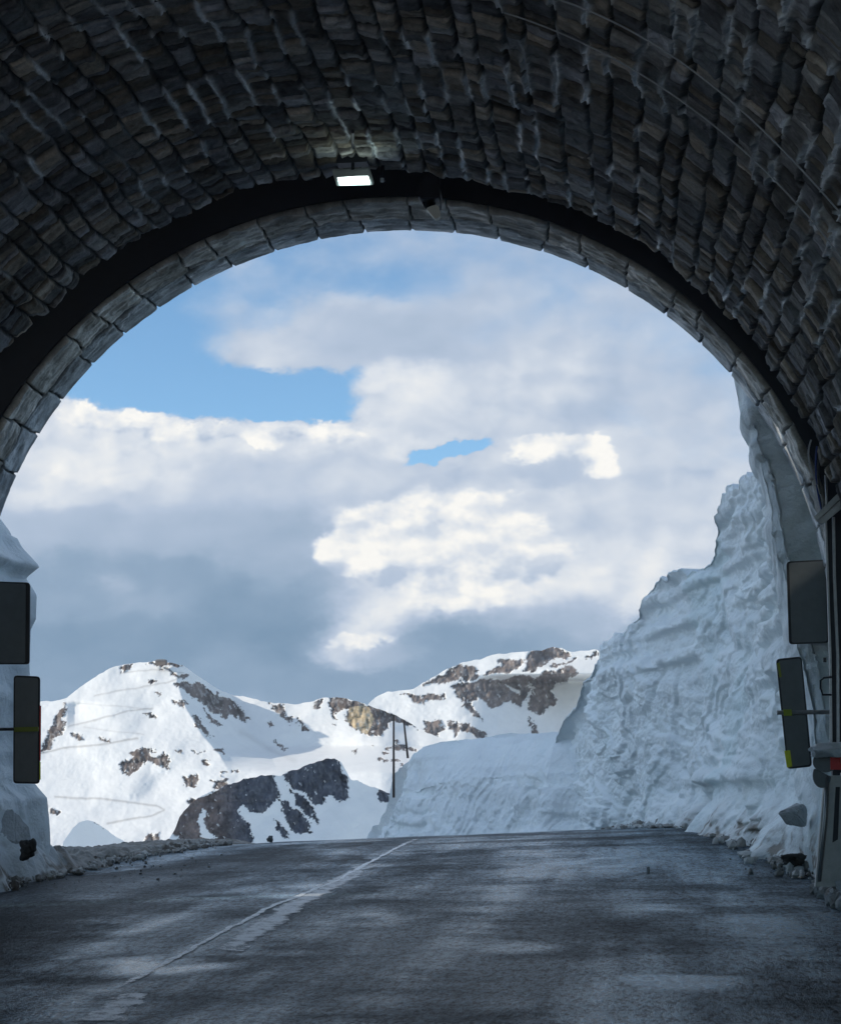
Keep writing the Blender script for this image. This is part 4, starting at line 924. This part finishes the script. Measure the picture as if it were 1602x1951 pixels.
# crumbled snow and grit along both verges: one mass
def crumbs(name, n, fn, rr, colr, seed):
    vs, fs, cs = [], [], []
    ico = []
    t = (1+5**.5)/2
    iv = np.array([(-1, t, 0), (1, t, 0), (-1, -t, 0), (1, -t, 0), (0, -1, t), (0, 1, t), (0, -1, -t), (0, 1, -t), (t, 0, -1), (t, 0, 1), (-t, 0, -1), (-t, 0, 1)])/1.9
    fi = [(0, 11, 5), (0, 5, 1), (0, 1, 7), (0, 7, 10), (0, 10, 11), (1, 5, 9), (5, 11, 4), (11, 10, 2), (10, 7, 6), (7, 1, 8), (3, 9, 4), (3, 4, 2), (3, 2, 6), (3, 6, 8), (3, 8, 9), (4, 9, 5), (2, 4, 11), (6, 2, 10), (8, 6, 7), (9, 8, 1)]
    r = np.random.default_rng(seed)
    for i in range(n):
        p = np.array(fn(r)); s = rr[0]*(rr[1]/rr[0])**(r.random()**2.2)
        v = iv*(1+.5*(r.random((12, 1))-.5))*s*(.6+.8*r.random(3)); b = len(vs)*12
        vs.append(v+p); fs += [(a+b, c+b, d+b) for a, c, d in fi]; k = r.random(); cs.append(np.tile(np.append(np.array(colr[0])*(1-k)+np.array(colr[1])*k, 1), (12, 1)))
    me = bpy.data.meshes.new(name); me.from_pydata(np.concatenate(vs).tolist(), [], fs); me.update()
    a = me.color_attributes.new('col', 'FLOAT_COLOR', 'POINT'); a.data.foreach_set('color', np.concatenate(cs).astype(np.float32).ravel())
    return tag(link(name, me, M_SNOW), kind='stuff')
def fr_(r):
    y = 22.0+22*r.random()**1.3; ex = np.interp(y, [s[0] for s in ST], [at(s[1], 1600, s[0])[0] for s in ST]); x = ex-.15-abs(r.normal())*.33+.1
    return x, y, float(zr(x, y))+.02+max(0, x-(ex-.3))*.5
def fl_(r):
    y = 22.8+14*r.random(); x = -5.6+abs(r.normal())*.22-.25*r.random(); return x, y, float(zroad(y))+.02+max(0, -5.6-x)*.3
crumbs('snow_crumbs', 1500, fr_, (.012, .10), ((.16, .15, .13), (.62, .64, .63)), 1)
crumbs('snow_crumbs', 1100, fl_, (.012, .08), ((.14, .12, .10), (.50, .50, .47)), 2)
def fv_(r):
    y = 19.2+2.6*r.random(); x = 5.05+.45*r.random(); return x, y, .02+(x-5.05)*.9
crumbs('snow_crumbs', 500, fv_, (.02, .10), ((.25, .24, .22), (.55, .56, .56)), 3)
def fg_(r):
    y = 22.5+12*r.random(); x = -5.9+2.6*r.random()**2.5; return x, y, float(zroad(y))+.004
crumbs('grit', 260, fg_, (.008, .03), ((.14, .13, .12), (.42, .41, .38)), 6)

# snow poles beyond the low bank, and the hut on the summit
for k, (pts, lab) in enumerate([([(750, 1362), (750, 1520)], 'left and taller of the two thin brown snow poles beside the low snow bank'), ([(769, 1372), (777, 1445)], 'right, leaning one of the two thin brown snow poles behind the low snow bank')]):
    Yk = 62.0 if k == 0 else 66.5
    tag(MB().tube([at(*pts[0], Yk), at(*pts[1], Yk)], [.032, .045], 8).build('snow_pole', M_POLE, None, True), lab, 'pole', 'snow poles')
h = at(306, 1263, 2300+1.75*2300/F*420-10)
hut = empty('summit_hut', h, 'tiny dark hut on the summit of the left snowy peak', 'hut')
s_ = 2300/F
MB().box(h[0]-7, h[0]+9, h[1]-6, h[1]+6, h[2]-4, h[2]+3.2).build('wall', mat('hut_wall', (.16, .13, .11), .8), hut)
MB().prism([(h[0]-8, h[1]-7, h[2]+3.2), (h[0]+10, h[1]-7, h[2]+3.2), (h[0]+7, h[1]-7, h[2]+5.2), (h[0]-4, h[1]-7, h[2]+5.2)], (0, 14, 0)).build('roof', mat('hut_roof', (.2, .2, .2), .7), hut)

hz_ = MB().box(-3500, 2500, -400, 5400, -175, 700).build('haze', bpy.data.materials.new('haze_air'), None)
hm = hz_.data.materials[0]; hm.use_nodes = True; hm.node_tree.nodes.clear()
pv = N(hm.node_tree, 'ShaderNodeVolumePrincipled', {'Color': (.80, .88, 1.0, 1), 'Density': 2.2e-5, 'Anisotropy': .2})
ho = N(hm.node_tree, 'ShaderNodeOutputMaterial'); hm.node_tree.links.new(pv.outputs[0], ho.inputs['Volume'])
tag(hz_, kind='stuff')
